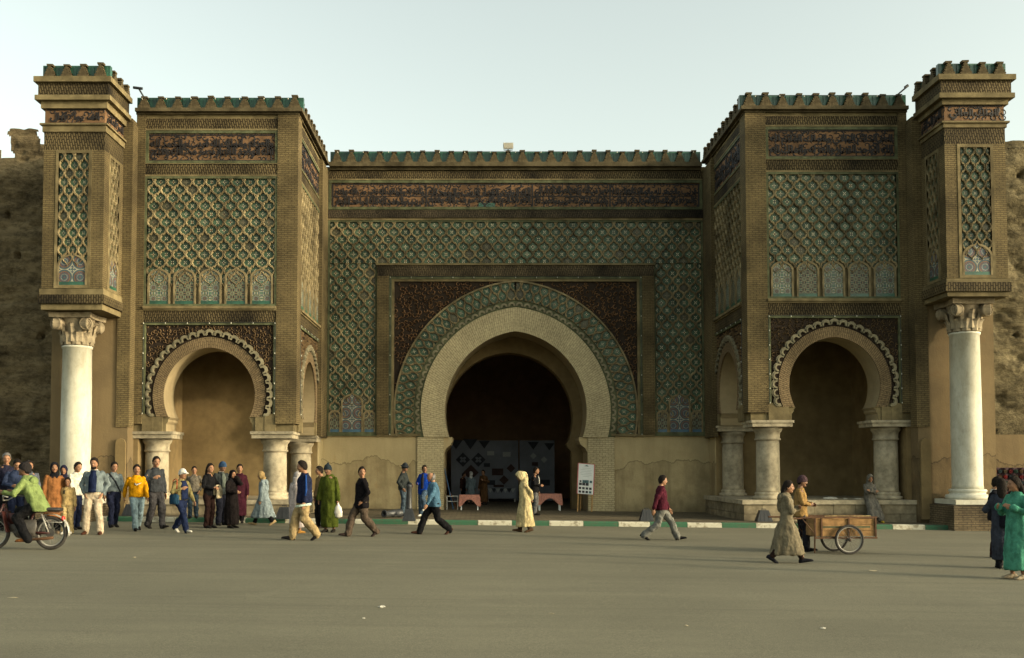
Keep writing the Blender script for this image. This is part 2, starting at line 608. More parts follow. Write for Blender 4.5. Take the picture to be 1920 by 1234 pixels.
# ------------------------------------------------------------------ ornament kit (local frame: x right, z up, front towards -y)
def _ogee():
    # one lozenge of the net: ogee edges that tile the plane, and the cusped opening inside it
    a = .115
    q = 6
    out = []
    for k in range(q):                     # top -> right
        t = 1 - k / q
        d = a * math.sin(2 * pi * t)
        out.append((1 - t + d * .7, t + d * .7))
    for k in range(q):                     # right -> bottom
        t = 1 - k / q
        d = a * math.sin(2 * pi * t)
        out.append((t - d * .7, t - 1 + d * .7))
    full = out + [(0.0, -1.0)] + [(-x, z) for x, z in out[:0:-1]]
    ks = [.95, .80, .88, .72, .87, .76, .86, .78, .88, .76, .86, .74, .88]
    ks = ks + ks[-2:0:-1]
    cell = [(x * g, z * g) for (x, z), g in zip(full, ks)]
    return full, cell
RHO, CELL = _ogee()
TILE_MESH = {}
def tile_mesh(key, pts, uvs, y, ctr):
    b = MB()
    n = len(pts)
    v = [(x, y, z) for x, z in pts] + [(ctr[0], y - .006, ctr[1])]
    uv = list(uvs) + [(0, 0)]
    b.add(v, [((i + 1) % n, i, n) for i in range(n)], 0, uv)
    me_o = b.build('tile', M['tile'])
    me = me_o.data
    bpy.data.objects.remove(me_o)
    return me

def lattice(parent, mtx, u0, u1, v0, v1, cw, ch, proud=.068, name='lattice', tile='tile', fmap=None, skip=None, lobes=True):
    """raised cusped brick net over a field; every lozenge of glazed tile is a part of its own"""
    f = fmap or (lambda u, v: (u, v))
    b = MB()
    tiles = []
    nr = int(round((v1 - v0) / (ch / 2))) + 1
    ncol = int(round((u1 - u0) / cw)) + 1
    hw, hh = cw / 2, ch / 2
    n = len(CELL)
    for j in range(-1, nr + 1):
        cv = v1 - (j + .35) * hh
        for i in range(-1, ncol + 1):
            cu = u0 + (i + (.5 if j % 2 else 0)) * cw
            if cu + hw <= u0 or cu - hw >= u1 or cv - hh >= v1 or cv + hh <= v0:
                continue
            if skip and skip(cu, cv):
                continue
            def P(p):
                return (min(max(cu + p[0] * hw, u0), u1), min(max(cv + p[1] * hh, v0), v1))
            jx = lambda: random.uniform(-.02, .02)
            inn = [(p[0] + jx(), p[1] + jx()) for p in CELL]
            ro = [f(*P(p)) for p in RHO]
            ri = [f(*P(p)) for p in inn]
            mid = [f(*P((p[0] * .5 + q[0] * .5, p[1] * .5 + q[1] * .5))) for p, q in zip(inn, RHO)]
            base = [f(*P((p[0] * .96, p[1] * .96))) for p in inn]
            v = [(x, -proud, z) for x, z in ro] + [(x, -proud - .008, z) for x, z in mid] + [(x, -proud * .82, z) for x, z in ri] + [(x, -.002, z) for x, z in base]
            fc = []
            for k in range(3):
                for q in range(n):
                    w = (q + 1) % n
                    fc.append((k * n + w, k * n + q, (k + 1) * n + q, (k + 1) * n + w))
            b.add(v, fc)
            tp = [P((p[0] * .99, p[1] * .99)) for p in CELL]
            us = [p[0] for p in tp]
            vs = [p[1] for p in tp]
            if (max(us) - min(us)) < cw * .16 or (max(vs) - min(vs)) < ch * .2:
                continue
            whole = (max(us) - min(us)) > cw * .6 and (max(vs) - min(vs)) > ch * .76
            tiles.append((cu, cv, tp, whole))
    lat = b.build(name, M['strap'], parent, mtx)
    for cu, cv, tp, whole in tiles:
        cc = f(cu, cv)
        uvs = [((p[0] - cu) / hw, (p[1] - cv) / hh * ch / cw * .9) for p in tp]
        if whole and fmap is None:
            key = (round(cw, 3), round(ch, 3))
            if key not in TILE_MESH:
                TILE_MESH[key] = tile_mesh(key, [(p[0] - cu, p[1] - cv) for p in tp], uvs, 0, (0, 0))
            o = link(tile, TILE_MESH[key], lat, Matrix.Translation((cu, -.012, cv)))
        else:
            pts = [f(*p) for p in tp]
            mu = (sum(p[0] for p in pts) / len(pts), sum(p[1] for p in pts) / len(pts))
            me = tile_mesh(None, [(p[0] - mu[0], p[1] - mu[1]) for p in pts], uvs, 0, (0, 0))
            o = link(tile, me, lat, Matrix.Translation((mu[0], -.012, mu[1])))
    return lat

def niche_outline(w, h, n=7):
    """half-width w, height h, lobed ogee head, origin at the foot's middle"""
    s = h - w * 1.05
    pts = [(w, 0), (w, s)]
    for k in range(1, n + 1):
        a = k / n * pi / 2
        pts.append((w * (.86 * math.cos(a) + .14 * (1 - k / n)), s + w * .80 * math.sin(a)))
    pts[-1] = (w * .10, s + w * .84)
    pts.append((0, h))
    return pts + [(-x, z) for x, z in pts[-2::-1]]

def niche(parent, x, z, w, h, mat, y, foot='green'):
    o = niche_outline(w, h)
    b = MB()
    n = len(o)
    b.add([(px, y, pz) for px, pz in o] , [tuple(range(n))])
    mp = b.build('mosaic_panel', mat, parent, Matrix.Translation((x, 0, z)))
    b = MB()
    g = .055
    k = (w + g) / w
    oo = [(px * k, pz if pz < .01 else pz * (1 + g / h)) for px, pz in o]
    v = [(px, y - .03, pz) for px, pz in o] + [(px, y - .03, pz) for px, pz in oo] + [(px, y, pz) for px, pz in o] + [(px, -.01, pz) for px, pz in oo]
    f = []
    for i in range(n - 1):
        f.append((i, i + 1, n + i + 1, n + i)[::-1])
        f.append((i, i + 1, 2 * n + i + 1, 2 * n + i))
        f.append((n + i, n + i + 1, 3 * n + i + 1, 3 * n + i)[::-1])
    b.add(v, f)
    b.build('niche_frame', M['strap'], parent, Matrix.Translation((x, 0, z)))
    b = MB()
    b.box(-w, w, y - .006, y + .02, 0, .10)
    b.build('tile_foot', M[foot], parent, Matrix.Translation((x, 0, z)))
    return mp

# arabic letters in their joined shapes
_F = {}
def _fm(ch, iso, fin=None, ini=None, med=None):
    _F[ch] = (iso, fin or iso, ini, med)
for ch, base, four in (('ا', 0xFE8D, 0), ('ب', 0xFE8F, 1), ('ئ', 0xFE89, 1), ('ة', 0xFE93, 0), ('ت', 0xFE95, 1), ('ج', 0xFE9D, 1), ('ح', 0xFEA1, 1), ('خ', 0xFEA5, 1),
                       ('د', 0xFEA9, 0), ('ذ', 0xFEAB, 0), ('ر', 0xFEAD, 0), ('ز', 0xFEAF, 0), ('س', 0xFEB1, 1), ('ش', 0xFEB5, 1), ('ص', 0xFEB9, 1), ('ض', 0xFEBD, 1),
                       ('ط', 0xFEC1, 1), ('ظ', 0xFEC5, 1), ('ع', 0xFEC9, 1), ('غ', 0xFECD, 1), ('ف', 0xFED1, 1), ('ق', 0xFED5, 1), ('ك', 0xFED9, 1), ('ل', 0xFEDD, 1),
                       ('م', 0xFEE1, 1), ('ن', 0xFEE5, 1), ('ه', 0xFEE9, 1), ('و', 0xFEED, 0), ('ى', 0xFEEF, 0), ('ي', 0xFEF1, 1), ('لا', 0xFEFB, 0)):
    _F[ch] = (chr(base), chr(base + 1), chr(base + 2) if four else None, chr(base + 3) if four else None)
def shape(txt):
    out = []
    for w in txt.split(' '):
        L = []
        i = 0
        while i < len(w):
            if w[i:i + 2] == 'لا':
                L.append('لا'); i += 2
            else:
                L.append(w[i]); i += 1
        s = []
        for k, ch in enumerate(L):
            F_ = _F[ch]
            jp = k > 0 and _F[L[k - 1]][2] is not None
            jn = k < len(L) - 1 and F_[2] is not None
            s.append(F_[3] if jp and jn else F_[1] if jp else F_[2] if jn else F_[0])
        out.append(''.join(s))
    return ' '.join(out)[::-1]

def lettering(parent, mtx, lines, x0, x1, z0, z1, mat, proud=.02, bold=.034):
    vs, fs = [], []
    n = len(lines)
    for k, tx in enumerate(lines):
        cu = bpy.data.curves.new('lettering', 'FONT')
        cu.body = shape(tx)
        cu.resolution_u = 1
        cu.offset = bold
        cu.space_word = .55
        cu.space_character = .94
        o = bpy.data.objects.new('tmp', cu)
        me = evaluated(o)
        co = np.array([v.co[:] for v in me.vertices])
        lo, hi = co.min(0), co.max(0)
        ov = (z1 - z0) * .09 * (n - 1)
        zt = z1 - (z1 - z0) * k / n + (ov if k else 0)
        zb = z1 - (z1 - z0) * (k + 1) / n - (ov if k < n - 1 else 0)
        zp = (zt - zb) * .015
        X = x0 + (co[:, 0] - lo[0]) / (hi[0] - lo[0]) * (x1 - x0)
        Z = zb + zp + (co[:, 1] - lo[1]) / (hi[1] - lo[1]) * (zt - zb - 2 * zp)
        base = len(vs)
        m = len(co)
        vs += [(x, -proud, z) for x, z in zip(X, Z)] + [(x, .002, z) for x, z in zip(X, Z)]
        cnt = {}
        for p in me.polygons:
            t = tuple(base + i for i in p.vertices)
            fs.append(t)
            for a, c in zip(t, t[1:] + t[:1]):
                e = (min(a, c), max(a, c))
                cnt[e] = None if e in cnt else (a, c)
        for e in cnt.values():
            if e:
                fs.append((e[1], e[0], e[0] + m, e[1] + m))
        bpy.data.meshes.remove(me)
    b = MB()
    b.add(vs, fs)
    scrolls(parent, mtx, lambda x, z: True, x0, x1, z0, z1, .18, mat, .012, 'filler_scrolls')
    return b.build('lettering', mat, parent, mtx)

def scrolls(parent, mtx, inside, x0, x1, z0, z1, step, mat, proud=.035, name='scrollwork'):
    """carved arabesque: hundreds of small raised curls"""
    b = MB()
    nx, nz = int((x1 - x0) / step) + 1, int((z1 - z0) / step) + 1
    for i in range(nx):
        for j in range(nz):
            cx = x0 + (i + .5 + random.uniform(-.35, .35)) * step
            cz = z0 + (j + .5 + random.uniform(-.35, .35)) * step
            if not inside(cx, cz):
                continue
            r = step * random.uniform(.38, .66)
            a0 = random.uniform(0, 2 * pi)
            sw = random.choice((-1, 1)) * random.uniform(3.4, 6.0)
            n = 8
            w = step * random.uniform(.11, .17)
            v = []
            for k in range(n + 1):
                t = k / n
                rr = r * (1 - .62 * t)
                a = a0 + sw * t
                x, z = cx + rr * math.cos(a), cz + rr * math.sin(a)
                ww = w * (1 - .5 * t) if k else w * .2
                ca, sa = math.cos(a), math.sin(a)
                v += [(x - ca * ww, -.002, z - sa * ww), (x, -proud, z), (x + ca * ww, -.002, z + sa * ww)]
            f = []
            for k in range(n):
                o = 3 * k
                q = [(o, o + 1, o + 4, o + 3), (o + 1, o + 2, o + 5, o + 4)]
                f += q if sw > 0 else [t[::-1] for t in q]
            b.add(v, f)
    o = b.build(name, mat, parent, mtx)
    o['kind'] = 'stuff'
    return o

def arch_pts(cx, cz, a, e, zb, n=36):
    """pointed horseshoe: half-span a, centres offset e; from the right foot at zb over the apex to the left foot. returns [(x, z)]"""
    rad = a + e
    zb = max(zb, cz - rad * .98)
    th0 = -math.asin((cz - zb) / rad)
    th1 = math.acos(e / rad)
    rt = []
    for k in range(n + 1):
        t = th0 + (th1 - th0) * k / n
        rt.append((cx - e + rad * math.cos(t), cz + rad * math.sin(t)))
    return rt + [(2 * cx - x, z) for x, z in rt[-2::-1]]

def arch_band(b, cx, cz, a0, a1, e, zb, y, y1, n=36, m=0):
    """flat ring between half-spans a0 and a1 (same centres) with depth; UV runs radially / along the arc"""
    i, o = arch_pts(cx, cz, a0, e, zb, n), arch_pts(cx, cz, a1, e, zb, n)
    L = [0]
    for p, q in zip(o, o[1:]):
        L.append(L[-1] + math.dist(p, q) * .5 * (1 + a0 / a1))
    k = len(i)
    v = [(x, y, z) for x, z in i] + [(x, y, z) for x, z in o]
    uv = [(0, s) for s in L] + [(a1 - a0, s) for s in L]
    b.add(v, [(q, k + q, k + q + 1, q + 1) for q in range(k - 1)], m, uv)
    v = [(x, y, z) for x, z in o] + [(x, y1, z) for x, z in o]
    b.add(v, [(q, k + q, k + q + 1, q + 1) for q in range(k - 1)], m, [(0, s) for s in L] + [(y1 - y, s) for s in L])
    v = [(x, y, z) for x, z in i] + [(x, y1, z) for x, z in i]
    b.add(v, [(q, q + 1, k + q + 1, k + q) for q in range(k - 1)], m, [(0, s) for s in L] + [(y1 - y, s) for s in L])
    return b

def wall_arch(b, x0, x1, z0, z1, prof, cz, y0, y1, cx, m=0, ms=1, mb=0):
    """wall slab with an opening; prof runs from the right foot over the top to the left foot"""
    prof = list(prof)
    tr = math.atan2(z1 - cz, x1 - cx)
    tl = math.atan2(z1 - cz, x0 - cx)
    out = []
    pin = []
    prev = None
    for (x, z) in prof:
        t = math.atan2(z - cz, x - cx)
        if z > cz and prev is not None:
            pt, pp = prev
            for c in (tr, tl):
                if pt < c < t:
                    k = (c - pt) / (t - pt)
                    pin.append((pp[0] + (x - pp[0]) * k, pp[1] + (z - pp[1]) * k))
                    out.append((x1, z1) if c == tr else (x0, z1))
        pin.append((x, z))
        if z <= cz:
            out.append((x1 if x > cx else x0, max(z, z0)))
            prev = (0, (x, z)) if x > cx else None
        else:
            if t <= tr:
                out.append((x1, cz + (x1 - cx) * math.tan(t)))
            elif t >= tl:
                out.append((x0, cz + (x0 - cx) * math.tan(t)))
            else:
                out.append((cx + (z1 - cz) / math.tan(t), z1))
            prev = (t, (x, z))
    n = len(pin)
    for yy, fl in ((y0, False), (y1, True)):
        v = [(x, yy, z) for x, z in pin] + [(x, yy, z) for x, z in out]
        f = [(q, n + q, n + q + 1, q + 1) for q in range(n - 1)]
        b.add(v, [t[::-1] for t in f] if fl else f, mb if fl else m)
    v = [(x, y0, z) for x, z in pin] + [(x, y1, z) for x, z in pin]
    b.add(v, [(q, q + 1, n + q + 1, n + q) for q in range(n - 1)], ms)
    for (xa, xb) in ((x0, x0), (x1, x1)):
        b.add([(xa, y0, z0), (xa, y1, z0), (xa, y1, z1), (xa, y0, z1)], [(0, 3, 2, 1) if xa == x0 else (0, 1, 2, 3)], m)
    b.add([(x0, y0, z1), (x1, y0, z1), (x1, y1, z1), (x0, y1, z1)], [(0, 1, 2, 3)], m)
    return b

MERLON = None
M['merlon'] = m_plain('sooty_merlon_brick', (.075, .059, .033), .5, 9, .95, .1, .6, 30, .4)
def merlons(parent, p0, p1, z, nrm_rz, spacing=.52, h=.50, name='merlon'):
    """stepped merlons before a green glazed parapet, along p0->p1 (plan), front towards local -y"""
    global MERLON
    p0, p1 = Vector(p0), Vector(p1)
    L = (p1 - p0).length
    n = max(1, int(round(L / spacing)))
    sp = L / n
    if MERLON is None:
        hw = .205
        pts = []
        for k in range(5):
            w = hw - k * .034
            zz = k * .085
            pts += [(w, zz + .012), (w - .004, zz + .05), (w - .062, zz + .085)]
        pts += [(.092, .437), (.100, .50)]
        poly = pts + [(-x, zz) for x, zz in pts[::-1]]
        b = MB()
        b.prism(poly, -.09, .07)
        o = b.build('merlon', M['merlon'])
        MERLON = o.data
        bpy.data.objects.remove(o)
    rot = Matrix.Rotation(nrm_rz, 4, 'Z')
    for k in range(n):
        p = p0 + (p1 - p0) * ((k + .5) / n)
        s = random.uniform(.88, 1.06)
        link(name, MERLON, parent, Matrix.Translation((p.x, p.y, z)) @ rot @ Matrix.Rotation(random.uniform(-.03, .03), 4, 'Y') @ Matrix.Diagonal((s, 1, h / .5 * random.uniform(.88, 1.06), 1)))
    b = MB()
    b.box(0, L, .071, .22, -.02, h * .965)
    for k in range(int(L / .13)):
        b.box(k * .13 + .01, k * .13 + .075, .05, .0705, 0, h * .88)
    mtx = Matrix.Translation((p0.x, p0.y, z)) @ rot
    if nrm_rz > .1 or nrm_rz < -.1:
        pass
    b.build('parapet', M['green'], parent, mtx)
    return n

def soldier(b_parent, mtx, x0, x1, z0, z1, proud, mat='brick_old', name='brick_band', flip=True):
    """band of upright bricks leaning outwards from the middle"""
    b = MB()
    xm = (x0 + x1) / 2
    for (a, c) in ((x0, xm), (xm, x1)):
        b.box(a, c, -proud, 0, z0, z1)
    lean = .22
    def uvf(x, y, z):
        return (z - z0 + .02, (x - xm) + (lean if x >= xm else -lean) * (z - z0) + y)
    return b.build(name, M[mat], b_parent, mtx, uvf=uvf)

def bar(parent, mtx, name, mat, boxes):
    b = MB()
    for t in boxes:
        b.box(*t)
    return b.build(name, M[mat], parent, mtx)

def frame(parent, mtx, name, mat, x0, x1, z0, z1, w, y0, y1, bottom=True):
    bx = [(x0, x1, y0, y1, z1 - w, z1), (x0, x0 + w, y0, y1, z0, z1 - w), (x1 - w, x1, y0, y1, z0, z1 - w)]
    if bottom:
        bx.append((x0 + w, x1 - w, y0, y1, z0, z0 + w))
    return bar(parent, mtx, name, mat, bx)

def bulbs(parent, mtx, pts):
    """string of small festoon bulbs on a cable"""
    b = MB()
    for i, (x, z) in enumerate(pts):
        b.lathe([(.003, -.022), (.014, -.014), (.017, .0), (.011, .018), (.008, .03)], x, -.13, 6)
        b.v[-30:] = [(vx, vy, vz + z) for vx, vy, vz in b.v[-30:]]
    o = b.build('festoon_bulbs', M['bulb'], parent, mtx, smooth=True)
    o['kind'] = 'stuff'
    b = MB()
    b.tube([(x, -.105, z + .035) for x, z in pts], .008, 5)
    b.build('festoon_cable', M['black_iron'], parent, mtx)
M['bulb'] = m_plain('bulb_glass', (.40, .39, .32), .1, 9, .3, .5, 0)

def scallops(parent, mtx, cx, cz, ac, e, zb, n, r1, y0, y1):
    """lobed moulding that runs round an arch"""
    base = arch_pts(cx, cz, ac, e, zb, 60)
    S = [0]
    for p, q in zip(base, base[1:]):
        S.append(S[-1] + math.dist(p, q))
    b = MB()
    for k in range(n):
        s = S[-1] * (k + .5) / n
        i = max(j for j in range(len(S)) if S[j] <= s)
        i = min(i, len(base) - 2)
        t = (s - S[i]) / (S[i + 1] - S[i])
        x = base[i][0] + (base[i + 1][0] - base[i][0]) * t
        z = base[i][1] + (base[i + 1][1] - base[i][1]) * t
        d = Vector((base[i + 1][0] - base[i][0], base[i + 1][1] - base[i][1])).normalized()
        o = Vector((d.y, -d.x))
        for (ra, rb, yy) in ((r1 * .45, r1 * .74, y0 - .02), (r1 * .74, r1, y0)):
            v = []
            N = 10
            for j in range(N + 1):
                a = -.25 + (pi + .5) * j / N
                for rr, yq in ((ra, yy), (rb, yy), (rb, y1), (ra, y1)):
                    w = d * (rr * math.cos(a)) + o * (rr * math.sin(a))
                    v.append((x + w.x, yq, z + w.y))
            f = []
            for j in range(N):
                for q in range(4):
                    w = (q + 1) % 4
                    f.append((j * 4 + w, j * 4 + q, j * 4 + 4 + q, j * 4 + 4 + w))
            b.add(v, f)
    return b.build('scalloped_moulding', M['strap_pale'], parent, mtx)
M['strap_pale'] = m_plain('pale_lobed_moulding', (.175, .155, .098), .3, 5, .85, .2, .3, 30, .25)
# ------------------------------------------------------------------ columns
def column(parent, x, y, zb, zt, r, mat='stone', imp=None, name='column'):
    """stout column: lathe shaft with torus base, necking and capital; slab impost on top"""
    b = MB()
    H = zt - zb
    b.lathe([(r * 1.06, .22), (r * 1.0, .30), (r * .99, H * .5), (r * .96, H - .42)], n=28)
    sh = b.build(name, M[mat], parent, Matrix.Translation((x, y, zb)), smooth=True)
    b = MB()
    b.lathe([(r * 1.28, 0), (r * 1.32, .05), (r * 1.28, .10), (r * 1.10, .12), (r * 1.12, .15), (r * 1.16, .18), (r * 1.10, .22), (r * 1.02, .23)], n=28)
    b.build('column_base', M[mat], sh, smooth=True)
    b = MB()
    b.lathe([(r * .97, H - .42), (r * 1.10, H - .40), (r * 1.10, H - .36), (r * 1.02, H - .34), (r * 1.04, H - .18), (r * 1.18, H - .12), (r * 1.24, H - .06), (r * 1.24, H - .005)], n=28)
    b.build('capital', M[mat], sh, smooth=True)
    if imp:
        b = MB()
        x0, x1, y0, y1, t = imp
        b.box(x0, x1, y0, y1, H, H + t * .6)
        b.box(x0 - .04, x1 + .04, y0 - .04, y1 + .04, H + t * .6, H + t)
        b.build('impost', M[mat], sh)
    return sh

def grand_column(parent, x, y, zb, zt, r):
    H = zt - zb
    ch = .95
    b = MB()
    b.lathe([(r * 1.03, .30), (r, .42), (r * 1.01, H * .45), (r * .965, H - ch - .07), (r * 1.03, H - ch - .06), (r * 1.03, H - ch)], n=40)
    sh = b.build('column', M['marble'], parent, Matrix.Translation((x, y, zb)), smooth=True)
    b = MB()
    b.lathe([(r * 1.40, 0), (r * 1.46, .06), (r * 1.40, .13), (r * 1.18, .15), (r * 1.14, .19), (r * 1.20, .22), (r * 1.24, .255), (r * 1.18, .29), (r * 1.04, .305)], n=40)
    b.build('column_base', M['marble'], sh, smooth=True)
    b = MB()
    b.box(-r * 1.6, r * 1.6, -r * 1.6, r * 1.6, -.14, -.001)
    b.build('plinth_slab', M['marble'], sh)
    # capital: bell, acanthus tongues, volutes, abacus
    b = MB()
    z0 = H - ch
    b.lathe([(r * .95, z0), (r * .92, z0 + .2), (r * .96, z0 + .55), (r * 1.15, z0 + .82), (r * 1.2, z0 + .85)], n=28)
    cp = b.build('capital', M['capital'], sh, smooth=True)
    b = MB()
    for ring, (zz, hh, n, off) in enumerate(((.02, .40, 10, 0), (.10, .60, 10, pi / 10))):
        for k in range(n):
            a = off + 2 * pi * k / n
            w = r * .27
            rings = []
            for t in (0, .35, .7, .9, 1.0):
                rr = r * (.96 + .02 * ring) + (.02 + .12 * max(0, t - .6) / .4)
                wz = z0 + zz + hh * (t if t < .95 else .90)
                ww = w * (1 - .35 * t)
                ca, sa = math.cos(a), math.sin(a)
                tx, ty = -sa, ca
                rings.append([((rr) * ca - tx * ww, (rr) * sa - ty * ww, wz), ((rr + .05) * ca, (rr + .05) * sa, wz), ((rr) * ca + tx * ww, (rr) * sa + ty * ww, wz), ((rr - .05) * ca, (rr - .05) * sa, wz)])
            b.loft(rings)
    b.build('acanthus_leaves', M['capital'], sh)
    for k in range(4):
        for s in (-1, 1):
            b = MB()
            pr = [(.02, -.13), (.06, -.13), (.075, -.105), (.095, -.105), (.11, -.13), (.125, -.13), (.14, -.105), (.155, -.105), (.165, -.13), (.185, -.115), (.185, .10)]
            rings = [[(rr * math.cos(2 * pi * i / 20), yy, rr * math.sin(2 * pi * i / 20)) for i in range(20)] for rr, yy in pr]
            b.loft(rings)
            m = Matrix.Rotation(k * pi / 2, 4, 'Z') @ Matrix.Translation((s * r * .98, -r * .98, z0 + .62)) @ Matrix.Rotation(s * .25, 4, 'Z')
            b.build('volute', M['capital'], sh, m)
    b = MB()
    q = r * 1.42
    poly = []
    for k in range(4):
        a = k * pi / 2
        for t, d in ((-1, 1), (-.5, .90), (0, .86), (.5, .90)):
            lx, ly = t * q, -q * d
            poly.append((lx * math.cos(a) - ly * math.sin(a), lx * math.sin(a) + ly * math.cos(a)))
    b.loft([[(px, py, z0 + .80) for px, py in poly], [(px * 1.03, py * 1.03, H) for px, py in poly]])
    b.build('abacus', M['capital'], sh)
    return sh

# ------------------------------------------------------------------ a tower's ornamented face (local frame)
def tower_face(root, mtx, xl, xr, Z, lines, corner_w, other_w, corner_right, arch=(1.41, .08), mats=('scroll',), wrap=True):
    """brick piers, bands, inscription, tile net with mosaic niches, carved spandrel, brick arch and lobed moulding"""
    pl = other_w if corner_right else corner_w
    pr = corner_w if corner_right else other_w
    pj = .1
    xa, xb = xl + pl, xr - pr                 # between the piers
    cx = 0.0
    b = MB()
    b.box(xl - (0 if corner_right or not wrap else pj), xa, -pj, 0, Z['pier'], Z['lb'])
    b.build('brick_pier', M['brick'], root, mtx)
    b = MB()
    b.box(xb, xr + (pj if corner_right and wrap else 0), -pj, 0, Z['pier'], Z['lb'])
    b.build('brick_pier', M['brick'], root, mtx)
    soldier(root, mtx, xa, xb, Z['sb1'], Z['sb0'], .07)
    bar(root, mtx, 'brick_fillet', 'trim', [(xa, xb, -.05, 0, Z['sb0'], Z['lb']), (xa, xb, -.085, 0, Z['ff0'], Z['sb1'])])
    # inscription
    frame(root, mtx, 'frieze_frame', 'green_trim', xa, xb, Z['ff1'], Z['ff0'], .09, -.075, 0)
    fr = bar(root, mtx, 'inscription_frieze', 'terra', [(xa + .09, xb - .09, -.03, 0, Z['ff1'] + .09, Z['ff0'] - .09)])
    bar(fr, None, 'frieze_border', 'letter', [(xa + .10, xb - .10, -.045, -.03, Z['ft0'] - .02, Z['ft0'] + .015), (xa + .10, xb - .10, -.045, -.03, Z['ft1'] - .015, Z['ft1'] + .02)])
    lettering(fr, Matrix.Translation((0, -.032, 0)), lines, xa + .14, xb - .14, Z['ft1'] + .02, Z['ft0'] - .02, M['letter'])
    soldier(root, mtx, xa, xb, Z['s21'], Z['s20'], .075)
    bar(root, mtx, 'brick_fillet', 'trim', [(xa, xb, -.10, 0, Z['s20'], Z['ff1']), (xa, xb, -.09, 0, Z['lat0'], Z['s21'])])
    # tile net
    g = .07
    frame(root, mtx, 'panel_frame', 'green_trim', xa, xb, Z['lat1'], Z['lat0'], g, -.085, 0)
    u0, u1, v0, v1 = xa + g, xb - g, Z['lat1'] + g, Z['lat0'] - g
    nn = 5
    cw = (u1 - u0) / (2 * nn)
    nh = 1.12
    lat = lattice(root, mtx, u0, u1, v0, v1, cw, .508, skip=lambda u, v: v < v0 + nh * .70)
    kinds = ['mosaic_star', 'mosaic_net', 'mosaic_star', 'mosaic_net', 'mosaic_star']
    for k in range(nn):
        niche(lat, u0 + (2 * k + 1) * cw, v0, cw * .74, nh, M[kinds[k]], -.055)
    # ledge and lower band
    bar(root, mtx, 'string_course', 'trim', [(xa, xb, -.16, 0, Z['lg1'], Z['lat1']), (xa, xb, -.11, 0, Z['s30'], Z['lg1'])])
    soldier(root, mtx, xa, xb, Z['s31'], Z['s30'], .07)
    # spandrel
    a, e = arch
    cz = Z['ac']
    frame(root, mtx, 'spandrel_frame', 'green_trim', xa, xb, Z['spb'], Z['s31'], .085, -.09, 0, False)
    x0, x1 = xa + .085, xb - .085
    ab = a + .33
    sp = MB()
    wall_arch(sp, x0, x1, Z['spb'], Z['s31'] - .085, arch_pts(cx, cz, ab, e, Z['spb'], 24), cz, -.02, 0, cx, 0, 0)
    spo = sp.build('carved_spandrel', M['spandrel'], root, mtx)
    def ins(x, z):
        if not (x0 + .03 < x < x1 - .03 and Z['spb'] + .02 < z < Z['s31'] - .12):
            return False
        ex = abs(x - cx) + e
        return math.hypot(ex, z - cz) > ab + e + .17
    scrolls(spo, Matrix.Translation((0, -.02, 0)), ins, x0, x1, Z['spb'], Z['s31'] - .085, .12, M[mats[0]], .035)
    rb = MB()
    arch_band(rb, cx, cz, a, ab, e, Z['bot'], -.05, 0)
    rb.build('brick_arch', M['arch_brick'], root, mtx)
    fb = MB()
    arch_band(fb, cx, cz, ab + .135, ab + .185, e, Z['spb'] + .02, -.06, -.005)
    fb.build('moulding_band', M['strap_pale'], root, mtx)
    scallops(root, mtx, cx, cz, ab + .075, e, Z['bot'] + .05, 27, .165, -.09, -.005)
    # brick blocks under the moulding's feet
    zb0, zb1 = Z['it'], Z['bot']
    for s in (-1, 1):
        xo = xa if s < 0 else xb
        bar(root, mtx, 'springer_block', 'trim', [(s * (ab - .02), xo, -.06, 0, zb0, Z['spb']), (s * (a + .02), s * (ab - .02), -.045, 0, zb0, Z['bot'])])
    # festoon of bulbs along the frame
    pts = []
    n1 = 9
    pts += [(xa + .03, Z['spb'] + (Z['s31'] - .04 - Z['spb']) * k / 6) for k in range(6)]
    pts += [(xa + .03 + (xb - xa - .06) * k / 6, Z['s31'] - .04) for k in range(7)]
    pts += [(xb - .03, Z['s31'] - .04 - (Z['s31'] - .04 - Z['spb']) * k / 6) for k in range(1, 7)]
    bulbs(root, mtx, pts)

PXL = dict(mt=183, mb=207, lb=217, sb0=224, sb1=243, ff0=246, ff1=308, ft0=254, ft1=302, s20=309, s21=329, lat0=332, lat1=575, lg1=580, s30=583, s31=605, ac=742, bot=782, it=809, ib=822, pier=795, spb=776)
PXR = dict(mt=178, mb=203, lb=213, sb0=219, sb1=236, ff0=239, ff1=300, ft0=246, ft1=294, s20=301, s21=321, lat0=324, lat1=561, lg1=566, s30=569, s31=592, ac=722, bot=763, it=788, ib=800, pier=774, spb=756)
TF = -5.5
XI, XO, XC = 7.06, 12.0, 9.66
TXT = ['والعز له والملك لله', 'الله الواحد القهار', 'نصر من الله وفتح', 'قريب والحمد لله', 'العز الدائم الباقي', 'والملك القائم لله']

